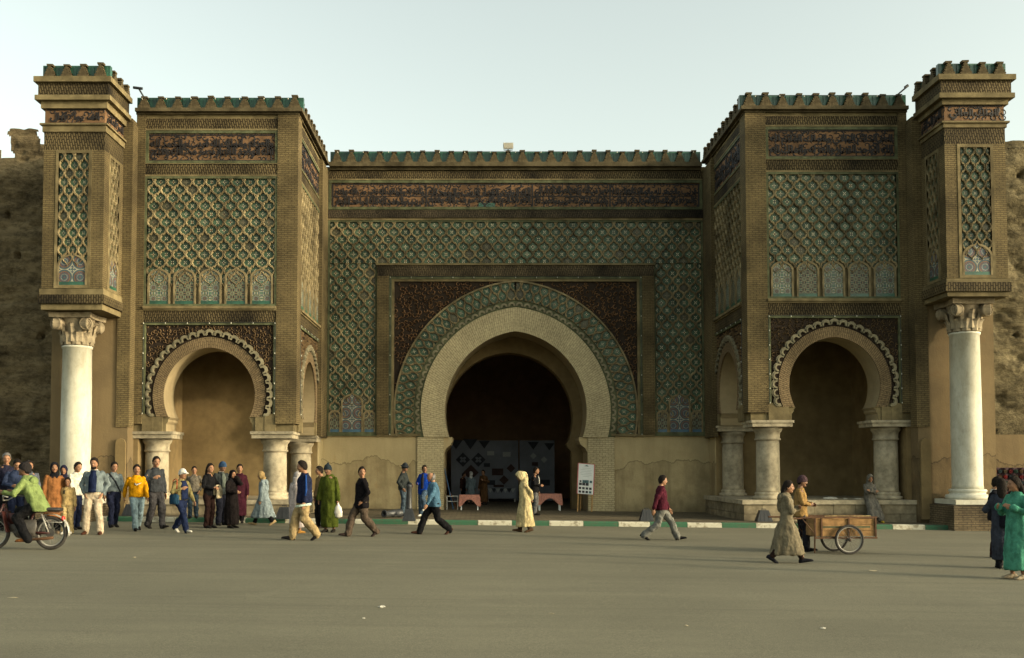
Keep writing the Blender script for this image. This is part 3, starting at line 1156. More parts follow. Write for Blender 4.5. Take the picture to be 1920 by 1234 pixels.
def tower(s):
    P = PXL if s < 0 else PXR
    px = 387 if s < 0 else 1562
    Z = {k: zat(px, v, TF) for k, v in P.items()}
    root = empty('gate_tower', (s * XC, TF, zg(s * XC)))
    I = root.matrix_world.inverted() if False else Matrix.Translation((-s * XC, -TF, -zg(s * XC)))
    fx0, fx1 = (-(XO - XC), XC - XI) if s < 0 else (-(XC - XI), XO - XC)
    mf = I @ TM(s * XC, TF, 0)
    YC = -2.85
    ms = I @ TM(s * XI, YC, 0, -s * pi / 2)
    yl, yr = (TF - YC, -.85 - YC)              # front end, back end (in Y)
    sx0, sx1 = (yl, yr) if s < 0 else (-yr, -yl)
    a, e = 1.41, .08
    TH = 1.0
    prof = [(1.33, Z['it']), (1.33, Z['bot'] - .22), (1.27, Z['bot'] - .14), (1.27, Z['bot'] - .08), (1.20, Z['bot'] - .01)] 
    ar = arch_pts(0, Z['ac'], a, e, Z['bot'], 30)
    prof = prof + ar + [(-x, z) for x, z in prof[::-1]]
    b = MB()
    wall_arch(b, fx0, fx1, Z['it'], Z['lb'], prof, Z['ac'], 0, TH, 0, 0, 1, 2)
    b.build('front_wall', [M['trim'], M['soffit'], M['alcove']], root, mf)
    b = MB()
    q0, q1 = (sx0 + TH, sx1 + .85) if s < 0 else (sx0 - .85, sx1 - TH)
    a2, e2 = 1.25, .08
    prof2 = [(1.2, Z['it']), (1.2, Z['bot'] - .16), (1.10, Z['bot'] - .02)] 
    prof2 = prof2 + arch_pts(0, Z['ac'], a2, e2, Z['bot'], 30) + [(-x, z) for x, z in prof2[::-1]]
    wall_arch(b, q0, q1, Z['it'], Z['lb'], prof2, Z['ac'], 0, .9, 0, 0, 1, 2)
    b.build('side_wall', [M['trim'], M['soffit'], M['alcove']], root, ms)
    # alcove: back wall, outer wall, vault, platform
    zc_ = Z['s31'] + .25
    b = MB()
    xa, xb = sorted((s * (XI + .9), s * (XO - .14)))
    b.box(min(s * XI, s * XO), max(s * XI, s * XO), -.95, -.6, .0, zc_)
    b.box(s * (XO - .14), s * (XO + .3), TF + .02, -.95, 0.0, zc_)
    b.box(min(s * XI, s * XO) + .02, max(s * XI, s * XO) - .02, TF + TH, -.6, zc_ + .002, zc_ + .2)
    b.build('alcove', M['alcove'], root, I)
    b = MB()
    b.box(s * (XI - .03), s * (XI + 1.0), -.94, .25, -.1, Z['it'] + .1)
    b.build('corner_block', M['plaster'], root, I)
    b = MB()
    b.box(min(s * (XI + .05), s * XO), max(s * (XI + .05), s * XO), TF + TH, .0, Z['lb'] - .25, Z['lb'])
    b.box(s * (XO - .3), s * XO, TF + TH, 0, zc_ + .2, Z['lb'] - .25)
    b.build('roof', M['ledge'], root, I)
    pz = .72
    b = MB()
    xin, xou = s * (XI - .32), s * (XO + .12)
    b.box(xin + s * .06, xou, TF - .22, -.55, -.2, pz - .13)
    bb = b.build('platform', M['masonry'], root, I)
    rb = random.Random(11 + s)
    for row in range(2):
        z0 = .0 + row * .295
        for (a0, a1, front) in ((min(xin, xou), max(xin, xou), True), (TF - .22, -.55, False)):
            u = a0
            while u < a1 - .05:
                w = min(rb.uniform(.5, .95), a1 - u)
                if a1 - u - w < .25:
                    w = a1 - u
                jj = rb.uniform(0, .018)
                q = MB()
                if front:
                    q.box(u + .006, u + w - .006, TF - .28 + jj, TF - .215, z0 + .006 - (.1 if row == 0 else 0), z0 + .289)
                else:
                    xa2, xb2 = sorted((xin + s * jj, xin + s * .065))
                    q.box(xa2, xb2, u + .006, u + w - .006, z0 + .006 - (.1 if row == 0 else 0), z0 + .289)
                q.build('stone_block', M['block'], bb)
                u += w
    b = MB()
    b.box(xin - s * .05, xou, TF - .33, -.55, pz - .13, pz)
    b.build('platform_slab', M['stone'], bb)
    # columns
    t = Z['it'] - Z['ib']
    for (cx, cy, w0, w1) in ((s * 11.42, TF + .52, .62, .62), (s * 7.72, TF + .52, .62, .62), (s * 7.62, -1.05, .5, .52)):
        zt = Z['ib']
        if cy < -3:
            imp = (-w0, w1, -.56, .56, t)
            if abs(cx) > 10:
                imp = (-.62 + (.04 if s < 0 else 0), .62, -.56, .56, t)
        else:
            imp = (-.62, .62, -.46, .48, t)
        column(root, cx - s * XC, cy - TF, pz - zg(s * XC), zt - zg(s * XC), .365, 'stone', imp)
    tower_face(root, mf, fx0, fx1, Z, [TXT[0] + ' ' + TXT[3], TXT[1] + ' ' + TXT[2]] if s < 0 else [TXT[4] + ' ' + TXT[5], TXT[1] + ' ' + TXT[0]], .54, .28, s < 0, mats=('scroll_dim',))
    tower_face(root, ms, sx0, sx1, Z, TXT[2:4] if s < 0 else TXT[:2], .54, .30, s > 0, arch=(1.25, .08), mats=('scroll_dim',), wrap=False)
    # cornice and merlons
    b = MB()
    x0, x1 = sorted((s * (XI - .24), s * (XO + .02)))
    for ov, z0, z1 in ((.12, Z['lb'], Z['lb'] + .06), (.24, Z['lb'] + .06, Z['mb'])):
        xs0, xs1 = sorted((s * (XI - ov), s * (XO + .02)))
        b.box(xs0, xs1, TF - ov, TF + .3, z0, z1)
        ys0, ys1 = sorted((s * (XI - ov), s * (XI + .3)))
        b.box(ys0, ys1, TF + .3, -.26 + ov * .5, z0, z1)
    b.build('cornice', M['ledge'], root, I)
    hm = Z['mt'] - Z['mb']
    zz = Z['mb'] - zg(s * XC)
    bulbs(root, I @ TM(s * XC, TF - .10, 0), [(fx0 + .2 + (fx1 - fx0 - .4) * k / 6, Z['mt'] - .13) for k in range(7)])
    # along the front (left to right in plan), then along the inner side
    merlons(root, (x0 - s * XC, -.10), (x1 - s * XC, -.10), zz, 0, h=hm)
    if s < 0:
        merlons(root, (-s * -1 * (XI - .10) - s * XC if False else -(XI - .10) + XC, .12), (-(XI - .10) + XC, 5.45), zz, pi / 2, h=hm)
    else:
        merlons(root, ((XI - .10) - XC, 5.45), ((XI - .10) - XC, .12), zz, -pi / 2, h=hm)
    return root, Z

tl, ZL = tower(-1)
tag(tl, 'tall tile-covered gate tower, its side face lit by the sun, left of the great arch', 'tower', 'towers that flank the great arch')
tr, ZR = tower(1)
tag(tr, 'tall tile-covered gate tower, its side face in shade, a person seated under its arch', 'tower', 'towers that flank the great arch')

# ------------------------------------------------------------------ the central gate
M['mould2'] = m_brick('sooty_brick', (.115, .088, .048), (.08, .062, .036), (.035, .027, .016), .17, .068, .014, stain=.85)
def zc(py):
    return zat(967, py, 0)
gate = empty('great_gate', (0, 0, .03))
GI = Matrix.Translation((0, 0, -.03))
HW = XI - .02
A, E_ = 2.58, .38
CZ0 = zc(772)
z_bot = zc(820)
zf = zc(815)                       # foot of the tiled zone
prof = [(2.60, -.1), (2.60, zc(848)), (2.52, zc(840)), (2.36, zc(834)), (2.30, zc(826)), (2.30, z_bot)]
prof = prof + arch_pts(0, CZ0, A, E_, z_bot, 40) + [(-x, z) for x, z in prof[::-1]]
z_lb = zc(313)
b = MB()
wall_arch(b, -HW, HW, -.1, z_lb, prof, CZ0, 0, 1.5, 0, 0, 1, 2)
b.build('wall', [M['plaster'], M['soffit'], M['hall']], gate, GI)
# dark hall behind: second arch, side walls, vault, end wall
b = MB()
zi = 3.62
prof2 = [(2.40, -.1), (2.40, zi - 1.3), (2.26, zi - 1.15), (2.2, zi - 1.0)]
prof2 = [(x - .2, z) for x, z in prof2] + [(x - .2, z) for x, z in arch_pts(0, zi, 2.45, .05, zi - .98, 30)] + [(-x - .2, z) for x, z in prof2[::-1]]
wall_arch(b, -4.6, 4.6, -.1, 9.5, prof2, zi, 1.85, 2.55, -.2, 0, 0, 0)
b.build('inner_arch_wall', M['alcove'], gate, GI)
b = MB()
b.box(-5.4, -4.6, 1.5, 15.5, -.1, 9.5)
b.box(4.6, 5.4, 1.5, 15.5, -.1, 9.5)
b.box(-5.4, 5.4, 15.5, 15.8, -.1, 9.5)
b.box(-5.4, 5.4, 1.5, 15.8, 9.5, 9.8)
b.build('hall', M['hall'], gate, GI)
b = MB()
b.box(-HW, HW, 1.5, 4.5, z_lb - .3, z_lb)
b.build('roof', M['ledge'], gate, GI)
# end piers in the corners
for s in (-1, 1):
    b = MB()
    xa, xb = sorted((s * 6.87, s * HW))
    b.box(xa, xb, -1.35, -.002, zf - .12, zc(321))
    b.build('brick_pier', M['brick'], gate, GI)
# jambs of cream brick beside the opening
for s in (-1, 1):
    b = MB()
    xa, xb = sorted((s * 2.62, s * 3.58))
    b.box(xa, xb, -.055, -.001, .0, z_bot)
    b.build('jamb', M['cream_brick'], gate, GI)
# cornice, bands, inscription
W2 = 6.86
bar(gate, GI, 'cornice', 'ledge', [(-6.81, 6.81, -.30, .3, zc(316), zc(308)), (-6.81, 6.81, -.16, .3, zc(321), zc(316))])
soldier(gate, GI, -W2, W2, zc(337), zc(322), .09)
bar(gate, GI, 'brick_fillet', 'trim', [(-W2, W2, -.11, 0, zc(339), zc(337))])
frame(gate, GI, 'frieze_frame', 'green_trim', -W2, W2, zc(394), zc(339), .10, -.09, 0)
fr = bar(gate, GI, 'inscription_frieze', 'terra', [(-W2 + .10, W2 - .10, -.03, 0, zc(394) + .1, zc(339) - .1)])
bd = []
zt_, zb_ = zc(346), zc(391)
for z in (zt_ - .02, (zt_ + zb_) / 2 - .012, zb_):
    bd.append((-W2 + .11, W2 - .11, -.045, -.03, z, z + .03))
for x in (-W2 + .13, -3.3, 0.6, 3.45, W2 - .16):
    bd.append((x, x + .05, -.05, -.03, zb_, zt_))
bar(fr, None, 'frieze_border', 'letter', bd)
bar(fr, None, 'repair_patch', 'green', [(-1.35, -.75, -.04, -.031, zb_ + .02, zb_ + .2)])
secs = [(-W2 + .22, -3.34), (-3.2, .56), (.70, 3.41), (3.54, W2 - .20)]
for k, (xa, xb) in enumerate(secs):
    zm = (zt_ + zb_) / 2
    lettering(fr, Matrix.Translation((0, -.032, 0)), [TXT[k] + ' ' + TXT[(k + 2) % 6], TXT[(k + 3) % 6] + ' ' + TXT[(k + 1) % 6]], xa, xb, zb_ + .04, zt_ - .03, M['letter'])
soldier(gate, GI, -W2, W2, zc(410), zc(396), .14, 'mould')
bar(gate, GI, 'brick_fillet', 'trim', [(-W2, W2, -.10, 0, zc(414), zc(410))])
# tile field
AO, AI = 5.05, 4.62
zt1 = zc(414)
za = zc(497)
bar(gate, GI, 'panel_frame', 'green_trim', [(-W2, W2, -.08, 0, zt1 - .06, zt1), (-W2, -W2 + .07, -.08, 0, zf, zt1 - .06), (W2 - .07, W2, -.08, 0, zf, zt1 - .06),
                                            (-AO - .07, -AO, -.08, 0, zf, za + .06), (AO, AO + .07, -.08, 0, zf, za + .06), (-AO, AO, -.08, 0, za + .0, za + .06)])
cw = (2 * W2 - .14) / 32
lattice(gate, GI, -W2 + .07, W2 - .07, za + .06, zt1 - .06, cw, .545)
for s in (-1, 1):
    u0, u1 = sorted((s * (W2 - .07), s * (AO + .07)))
    cws = (u1 - u0) / 4
    lt = lattice(gate, GI, u0, u1, zf + .09, za + .06, cws, .545, skip=lambda u, v: v < zf + 1.05 and abs(u - (u0 + u1) / 2) < cws * .8 or v < zf + .5)
    um = (u0 + u1) / 2
    niche(lt, um, zf + .09, cws * .82, 1.42, M['mosaic_blue'], -.055, 'blue')
    niche(lt, um - cws * 1.5, zf + .09, cws * .40, .78, M['mosaic_net'], -.055, 'blue')
    niche(lt, um + cws * 1.5, zf + .09, cws * .40, .78, M['mosaic_net'], -.055, 'blue')
    bar(gate, GI, 'foot_moulding', 'green_trim', [(u0 - .07, u1 + .07, -.10, 0, zf - .05, zf + .09)])
# rectangular brick frame round the arch
for s in (-1, 1):
    b = MB()
    xa, xb = sorted((s * AO, s * AI))
    b.box(xa, xb, -.17, 0, zf, zc(519))
    b.build('brick_frame', M['brick'], gate, GI)
soldier(gate, GI, -AO, AO, zc(519), zc(499), .17, 'mould2')
bar(gate, GI, 'brick_fillet', 'trim', [(-AO - .04, AO + .04, -.22, 0, zc(499), zc(496))])
frame(gate, GI, 'spandrel_frame', 'green_trim', -AI, AI, zf, zc(519), .10, -.13, 0, False)
frame(gate, GI, 'spandrel_frame', 'trim', -AI + .10, AI - .10, zf, zc(519) - .10, .09, -.10, 0, False)
SX = AI - .19
zs = zc(519) - .19
aB, aT = A + .87, A + 1.80
b = MB()
wall_arch(b, -SX, SX, zf, zs, arch_pts(0, CZ0, A + .02, E_, z_bot, 30), CZ0, -.02, -.001, 0, 0, 0)
sp = b.build('carved_spandrel', M['spandrel'], gate, GI)
def ins(x, z):
    return abs(x) < SX - .05 and zf + .04 < z < zs - .05 and math.hypot(abs(x) + E_, z - CZ0) > aT + E_ + .07
scrolls(sp, Matrix.Translation((0, -.02, 0)), ins, -SX, SX, zf, zs, .17, M['scroll'], .05)
b = MB()
arch_band(b, 0, CZ0, A, aB, E_, z_bot, -.10, 0, 48)
b.build('voussoir_arch', M['cream_brick'], gate, GI)
# tiled ring round the voussoirs: a bent net plus a small lobed border
rad0 = A + E_
ref = rad0 + 1.4
th_b = -math.asin((CZ0 - zf) / ref)
th_a = math.acos(E_ / ref)
Sarc = ref * (th_a - th_b)
for s in (-1, 1):
    def fm(u, v, s=s):
        th = th_b + u / ref
        x, z = -E_ + (rad0 + v) * math.cos(th), CZ0 + (rad0 + v) * math.sin(th)
        return (s * max(x, 0), max(z, zf + .02))
    b = MB()
    lattice(gate, GI @ Matrix.Translation((0, -.03, 0)), 0, Sarc, 1.14, 1.80, Sarc / 22, .66, .06, 'arch_lattice', 'arch_tile', fm)
b = MB()
arch_band(b, 0, CZ0, aB + .001, A + 1.14, E_, z_bot, -.06, -.02, 48)
b.build('arch_border', M['green_trim'], gate, GI)
scallops(gate, GI, 0, CZ0, A + .95, E_, zf + .1, 46, .13, -.085, -.055)
b = MB()
arch_band(b, 0, CZ0, A + 1.80, A + 1.86, E_, z_bot, -.12, -.02, 48)
b.build('arch_rim', M['strap'], gate, GI)
bar(gate, GI, 'foot_moulding', 'trim', [(-AO, -3.47, -.11, 0, zf - .06, zf + .03), (3.47, AO, -.11, 0, zf - .06, zf + .03)])
pts = [(-AI + .05, zf + (zc(521) - zf) * k / 8) for k in range(8)] + [(-AI + .05 + (2 * AI - .1) * k / 12, zc(522)) for k in range(13)] + [(AI - .05, zc(521) - (zc(521) - zf) * k / 8) for k in range(1, 9)]
bulbs(gate, GI @ Matrix.Translation((0, -.03, 0)), pts)
merlons(gate, (-6.80, -.14), (6.80, -.14), zc(308) - .03, 0, h=zc(285) - zc(308))
bulbs(gate, GI @ Matrix.Translation((0, -.14, 0)), [(-6.5 + 13.0 * k / 14, zc(290)) for k in range(15)])
tag(gate, 'central gate wall with the great pointed horseshoe arch and dark passage', 'gate')

# ------------------------------------------------------------------ corner bays: tiled box on a tall marble column
PBL = dict(mt=122, mb=150, l1=160, b1=184, l2=193, t0=206, t1=234, l3=249, p0=286, p1=541, m0=545, m1=560, so=578, cap=584)
PBR = dict(mt=118, mb=146, l1=156, b1=180, l2=189, t0=199, t1=230, l3=241, p0=275, p1=522, m0=527, m1=537, so=553, cap=558)
BF = -7.5
BX0, BX1 = 12.3, 13.95
def bay(s):
    P = PBL if s < 0 else PBR
    px = 130 if s < 0 else 1830
    Z = {k: zat(px, v, BF) for k, v in P.items()}
    xm = s * (BX0 + BX1) / 2
    g0 = zg(xm)
    root = empty('corner_bay', (xm, -6.7, g0))
    I = Matrix.Translation((-xm, 6.7, -g0))
    PYF = -6.0
    # pier block behind
    b = MB()
    b.box(s * XO, s * 14.35, PYF, -3.0, -.1, Z['m0'])
    b.build('pier_wall', M['plaster_old'], root, I)
    b = MB()
    b.box(s * XO, s * 14.2, PYF + .02, -3.0, Z['m0'], Z['mb'] - .6)
    b.build('upper_wall', M['brick'], root, I)
    b = MB()
    b.box(s * (XO - .05), s * (XO + .34), PYF - .05, -5.615, 2.95, Z['mb'] - .75)
    b.build('brick_pier', M['brick'], root, I)
    # rounded stone post leaning on the pier
    b = MB()
    w = .15
    pl = [(w, 0), (w, 2.3)] + [(w * math.cos(a), 2.3 + w * math.sin(a)) for a in (pi / 4, pi / 2, 3 * pi / 4)] + [(-w, 2.3), (-w, 0)]
    b.prism(pl, -.09, .0)
    b.build('stone_post', M['alcove'], root, I @ Matrix.Translation((s * (XO + .18), PYF - .001, .15)))
    b = MB()
    b.box(s * (XO - .0), s * (XO + .38), PYF - .08, PYF - .0, -.05, 2.9) if False else None
    # box
    b = MB()
    b.box(s * BX0, s * BX1, BF, PYF, Z['so'], Z['mb'])
    b.build('bay_body', M['trim'], root, I)
    b = MB()
    for ov, z0, z1 in ((.30, Z['l1'], Z['mb']), (.22, Z['b1'], Z['l1'] ), (.27, Z['l2'], Z['b1']), (.14, Z['t0'], Z['l2'])):
        if (ov, z0) == (.22, Z['b1']):
            continue
        b.box(s * (BX0 - ov), s * (BX1 + ov), BF - ov, PYF - .001, z0, z1)
    b.box(s * (BX0 - .10), s * (BX1 + .10), BF - .10, PYF - .001, Z['l3'], Z['t1'] - .05)
    b.box(s * (BX0 - .16), s * (BX1 + .16), BF - .16, PYF - .001, Z['t1'] - .05, Z['t1'])
    b.build('cornice', M['trim'], root, I)
    b = MB()
    b.box(s * (BX0 - .20), s * (BX1 + .20), BF - .20, PYF - .001, Z['b1'], Z['l1'])
    b.build('brick_band', M['brick_old'], root, I, uvf=lambda x, y, z: (z * 1.0, x + y + .25 * z))
    b = MB()
    b.box(s * (BX0 - .10), s * (BX1 + .10), BF - .10, PYF - .001, Z['m1'] + .10, Z['p1'] - .02)
    b.box(s * (BX0 - .06), s * (BX1 + .06), BF - .06, PYF - .001, Z['so'] - .05, Z['m1'] - .16)
    b.build('foot_moulding', M['trim'], root, I)
    b = MB()
    b.box(s * (BX0 - .13), s * (BX1 + .13), BF - .13, PYF - .001, Z['m1'] - .16, Z['m1'] + .10)
    b.build('brick_band', M['brick_old'], root, I, uvf=lambda x, y, z: (z * 1.0, x + y))
    # faces: front, inner side, outer side
    W = BX1 - BX0
    D = PYF - BF
    faces = [(TM(xm, BF, 0), -W / 2, W / 2, 'المن والاقبال' if s < 0 else 'الملك العالي'), (TM(s * BX0, (BF + PYF) / 2, 0, -s * pi / 2), -D / 2, D / 2, 'العز الدائم')]
    for fi, (m, x0, x1, tx) in enumerate(faces):
        m = I @ m
        pw = .30
        bar(root, m, 'brick_pier', 'brick', [(x0 - (.06 if fi == 0 else 0), x0 + pw, -.06, 0, Z['p1'], Z['p0'] + .05)])
        bar(root, m, 'brick_pier', 'brick', [(x1 - pw, x1 + (.06 if fi == 0 else 0), -.06, 0, Z['p1'], Z['p0'] + .05)])
        soldier(root, m, x0 - (.06 if fi == 0 else 0), x1 + (.06 if fi == 0 else 0), Z['p0'] + .05, Z['l3'], .06)
        frame(root, m, 'panel_frame', 'trim', x0 + pw, x1 - pw, Z['p1'], Z['p0'] + .05, .09, -.075, 0)
        u0, u1, v0, v1 = x0 + pw + .09, x1 - pw - .09, Z['p1'] + .09, Z['p0'] - .04
        cw = (u1 - u0) / 2.5 if fi == 0 else (u1 - u0) / 2.5
        lat = lattice(root, m, u0, u1, v0, v1, (u1 - u0) / 3, .50, .07, skip=lambda u, v: v < v0 + .62)
        niche(lat, (u0 + u1) / 2, v0, (u1 - u0) / 2 - .055, .95, M['mosaic_blue'], -.05)
        fr = bar(root, m, 'inscription_frieze', 'terra', [(x0 - .05, x1 + .05, -.05, 0, Z['t1'], Z['t0'])] if fi == 0 else [(x0, x1, -.05, 0, Z['t1'], Z['t0'])])
        lettering(fr, Matrix.Translation((0, -.052, 0)), [tx], x0 + .1, x1 - .1, Z['t1'] + .05, Z['t0'] - .04, M['letter'], .02, .03)
        bar(fr, None, 'frieze_border', 'letter', [(x0, x1, -.062, -.05, Z['t1'] + .005, Z['t1'] + .04), (x0, x1, -.062, -.05, Z['t0'] - .04, Z['t0'] - .005)])
    hm = Z['mt'] - Z['mb']
    zz = Z['mb'] - g0
    xa, xb = sorted((s * (BX0 - .16), s * (BX1 + .16)))
    merlons(root, (xa - xm, BF - .06 + 6.7), (xb - xm, BF - .06 + 6.7), zz, 0, h=hm)
    q = s * (BX0 - .10) - xm
    if s < 0:
        merlons(root, (q, BF + .12 + 6.7), (q, -5.75 + 6.7), zz, pi / 2, h=hm)
    else:
        merlons(root, (q, -5.75 + 6.7), (q, BF + .12 + 6.7), zz, -pi / 2, h=hm)
    # pedestal and column
    cx = -13.28 if s < 0 else 13.12
    pz = .78
    b = MB()
    b.box(cx - xm - .85, cx - xm + .85, -.92, .70, -.15, pz - .16 - g0)
    b.build('pedestal', M['pedestal'], root, uvf=None)
    grand_column(root, cx - xm, 0, pz - g0, Z['cap'] - g0 + .02, .425)
    return root
M['plaster_old'] = m_plaster('stained_plaster', (.155, .114, .060), (.075, .056, .032))
M['pedestal'] = m_brick('pedestal_brick', (.17, .13, .075), (.125, .095, .055), (.08, .062, .038), .24, .065, .014, stain=.7)
tag(bay(-1), 'tiled corner bay with sunlit inner side, carried by a tall pale column behind the crowd', 'bay', 'corner bays on tall columns')
tag(bay(1), 'tiled corner bay with shaded inner side, carried by a tall pale column beside the handcart', 'bay', 'corner bays on tall columns')

# ------------------------------------------------------------------ ramparts at both ends
def rampart(name, x0, x1, y, ztop, mat, label, gaps, seed):
    L = x1 - x0
    b = MB()
    for side, (yy, sg, nx, nz) in enumerate(((y, -1, 130, 190), (y + 1.6, 1, 40, 60))):
        P = np.array([[x0 + L * i / nx, yy, -.1 + (ztop + .1) * j / nz] for j in range(nz + 1) for i in range(nx + 1)])
        d = fbm(P * (1.1, 1, 1.9) + seed, 5) * .10 + np.clip(fbm(P * (2.6, 1, 4.0) + seed + 9, 3), .2, 1) * .12
        # putlog holes left by the scaffolding
        hx = np.abs((P[:, 0] + .4 * np.floor(P[:, 2] / 1.35)) % 1.9 - .95)
        hz = np.abs(P[:, 2] % 1.35 - .67)
        d = d + np.where((hx < .085) & (hz < .085), .28, 0) * (vnoise(P * .9 + 3) > -.25)
        P[:, 1] += sg * -d * (1 if side == 0 else .3)
        P[:, 2] += np.where(P[:, 2] > ztop - .3, fbm(P * (1.3, 0, 0) + seed, 3) * .14, 0)
        fs = []
        for j in range(nz):
            for i in range(nx):
                k = j * (nx + 1) + i
                xm, zm = x0 + L * (i + .5) / nx, (ztop + .1) * (j + .5) / nz
                wob = .07 * math.sin(zm * 5 + seed) + .05 * math.sin(zm * 13)
                if any(g0 + wob < xm < g1 + wob and zm > gz for g0, g1, gz in gaps):
                    continue
                fs.append((k, k + 1, k + nx + 2, k + nx + 1) if side == 0 else (k, k + nx + 1, k + nx + 2, k + 1))
        b.add(P, fs)
    # crenel floors and tops
    b.box(x0 + .02, x1 - .02, y + .42, y + 1.3, -.1, min([g[2] for g in gaps] + [ztop]) - .02)
    o = b.build(name, M[mat], None, None, smooth=True)
    return o
ra = at(0, 600, -3.2)[0] - 4
o = rampart('rampart_wall', -22.0, -14.1, -3.4, zat(40, 246, -3.4), 'rampart', '', [(-18.1, -16.95, 12.15), (-15.98, -15.72, 12.2), (-20.5, -19.4, 11.9)], 3.1)
for (px, py) in ((30, 300), (160 / 2.2, 305), (33, 303)):
    pass
b = MB()
tag(o, 'crumbling earthen rampart wall beside the sunlit corner bay', 'wall')
o = rampart('rampart_wall', 14.3, 24.0, -3.4, zat(1900, 258, -3.4), 'rampart_grey', '', [(14.3, 14.85, 12.0), (17.6, 18.3, 10.6)], 8.7)
tag(o, 'grey rubble rampart wall with a plastered foot behind the hanging rug', 'wall')
b = MB()
b.box(14.36, 24, -3.62, -3.3, -.3, zat(1880, 815, -3.6))
p = b.build('plaster_foot', M['plaster_old'], o)
# ------------------------------------------------------------------ people
CLOTH = {}
def cloth(c, var=.10, rough=.9):
    lum = sum(c) / 3
    c = tuple(max((lum + (x - lum) * 1.12) * .78, .004) for x in c)
    k = tuple(round(x, 3) for x in c)
    if k not in CLOTH:
        t = NT('cloth_%d' % len(CLOTH))
        p = t.obj()
        v = t.ramp(t.noise(p, 5, 4), [(.3, 1 - var), (.7, 1 + var)])
        w = t.ramp(t.noise(p, 60, 2), [(.3, .92), (.7, 1.08)])
        x = t.mix(1, c, v, 'MULTIPLY')
        x = t.mix(1, x, w, 'MULTIPLY')
        mpn = t.n('Mapping')
        mpn.inputs['Scale'].default_value = (1, 1, .55)
        mpn.inputs['Rotation'].default_value = (.3, .2, 0)
        t.l(p, mpn.inputs[0])
        wr = t.noise(mpn.outputs[0], 11, 5, .55)
        x = t.mix(1, x, t.ramp(wr, [(.36, .66), (.55, 1.08)]), 'MULTIPLY')  # painted fold shade: colour darkens in the hollows of the wrinkle bump
        t.bump(wr, .9, .035)
        CLOTH[k] = t.out(x, rough, .06)
    return CLOTH[k]
SKINS = {}
def skin_m(c):
    if c not in SKINS:
        SKINS[c] = m_plain('skin_%d' % len(SKINS), c, .10, 14, .6, .3, .1, 60, .08)
    return SKINS[c]
SK = (.235, .122, .068)
SKD = (.145, .075, .043)
M['hair'] = m_plain('dark_hair', (.012, .009, .007), .3, 30, .85, .1, .5, 60)
M['hair_grey'] = m_plain('grey_hair', (.09, .085, .08), .3, 30, .6, .3, .4, 60)
M['eye'] = m_plain('eye_dark', (.02, .015, .012), .1, 5, .25, .5, 0)
M['lip'] = m_plain('lip', (.22, .085, .06), .1, 9, .5, .3, 0)

class PB(MB):
    """closed blobs that are then fused into one continuous skin"""
    def ell(s, c, r, n=12, m=8, mt=None):
        rings = []
        for j in range(m + 1):
            a = -pi / 2 + pi * j / m
            rr, z = max(math.cos(a), .02), math.sin(a)
            ring = [Vector((r[0] * rr * math.cos(2 * pi * i / n), r[1] * rr * math.sin(2 * pi * i / n), r[2] * z)) for i in range(n)]
            ring = [((mt @ p) if mt else p) + Vector(c) for p in ring]
            rings.append([tuple(p) for p in ring])
        return s.loft(rings)
    def rings(s, L, n=20, fold=None):
        """L: (cx, cy, z, rx, ry) horizontal ellipses, bottom first"""
        out = []
        for k, (cx, cy, z, rx, ry) in enumerate(L):
            r = []
            for i in range(n):
                a = 2 * pi * i / n
                q = 1 + (fold(a, z) if fold else 0)
                r.append((cx + rx * q * math.cos(a), cy + ry * q * math.sin(a), z))
            out.append(r)
        return s.loft(out)
    def limb(s, pts, rad, n=10):
        """tapered limb with rounded joints"""
        s.tube(pts, rad, n)
        for p, r in zip(pts, rad):
            s.ell(p, (r, r, r), 10, 6)
        return s
    def hand(s, wrist, d, side, k=1.0, curl=.5):
        d = Vector(d).normalized()
        sx = Vector((side, 0, 0))
        pn = (sx - d * sx.dot(d))
        pn = pn.normalized() if pn.length > .1 else Vector((0, -1, 0))      # back of the hand faces outwards
        w = d.cross(pn).normalized()                                       # across the knuckles
        if w.y > 0:
            w = -w                                                         # thumb side to the front
        W = Vector(wrist)
        pts = [W + d * .0, W + d * .035, W + d * .085]
        for o in (-.024, -.008, .008, .024):
            s.tube([W + d * .005 + w * o * .6, W + d * .05 + w * o, W + d * .088 + w * o], [.016, .017, .015], 8)
        for o, ln in ((-.027, .058), (-.009, .074), (.009, .080), (.027, .072)):
            a = W + d * .085 + w * o
            m1 = a + d * ln * .5 - pn * ln * .18 * curl
            e = m1 + d * ln * .42 - pn * ln * .45 * curl
            s.tube([a - d * .02, a, m1, e], [.011, .0115, .0105, .009], 7)
        a = W + d * .03 + w * .030
        s.tube([W + d * .015 + w * .015, a, a + d * .032 + w * .018 - pn * .008, a + d * .058 + w * .018 - pn * .016], [.014, .0135, .012, .0095], 7)
        return s

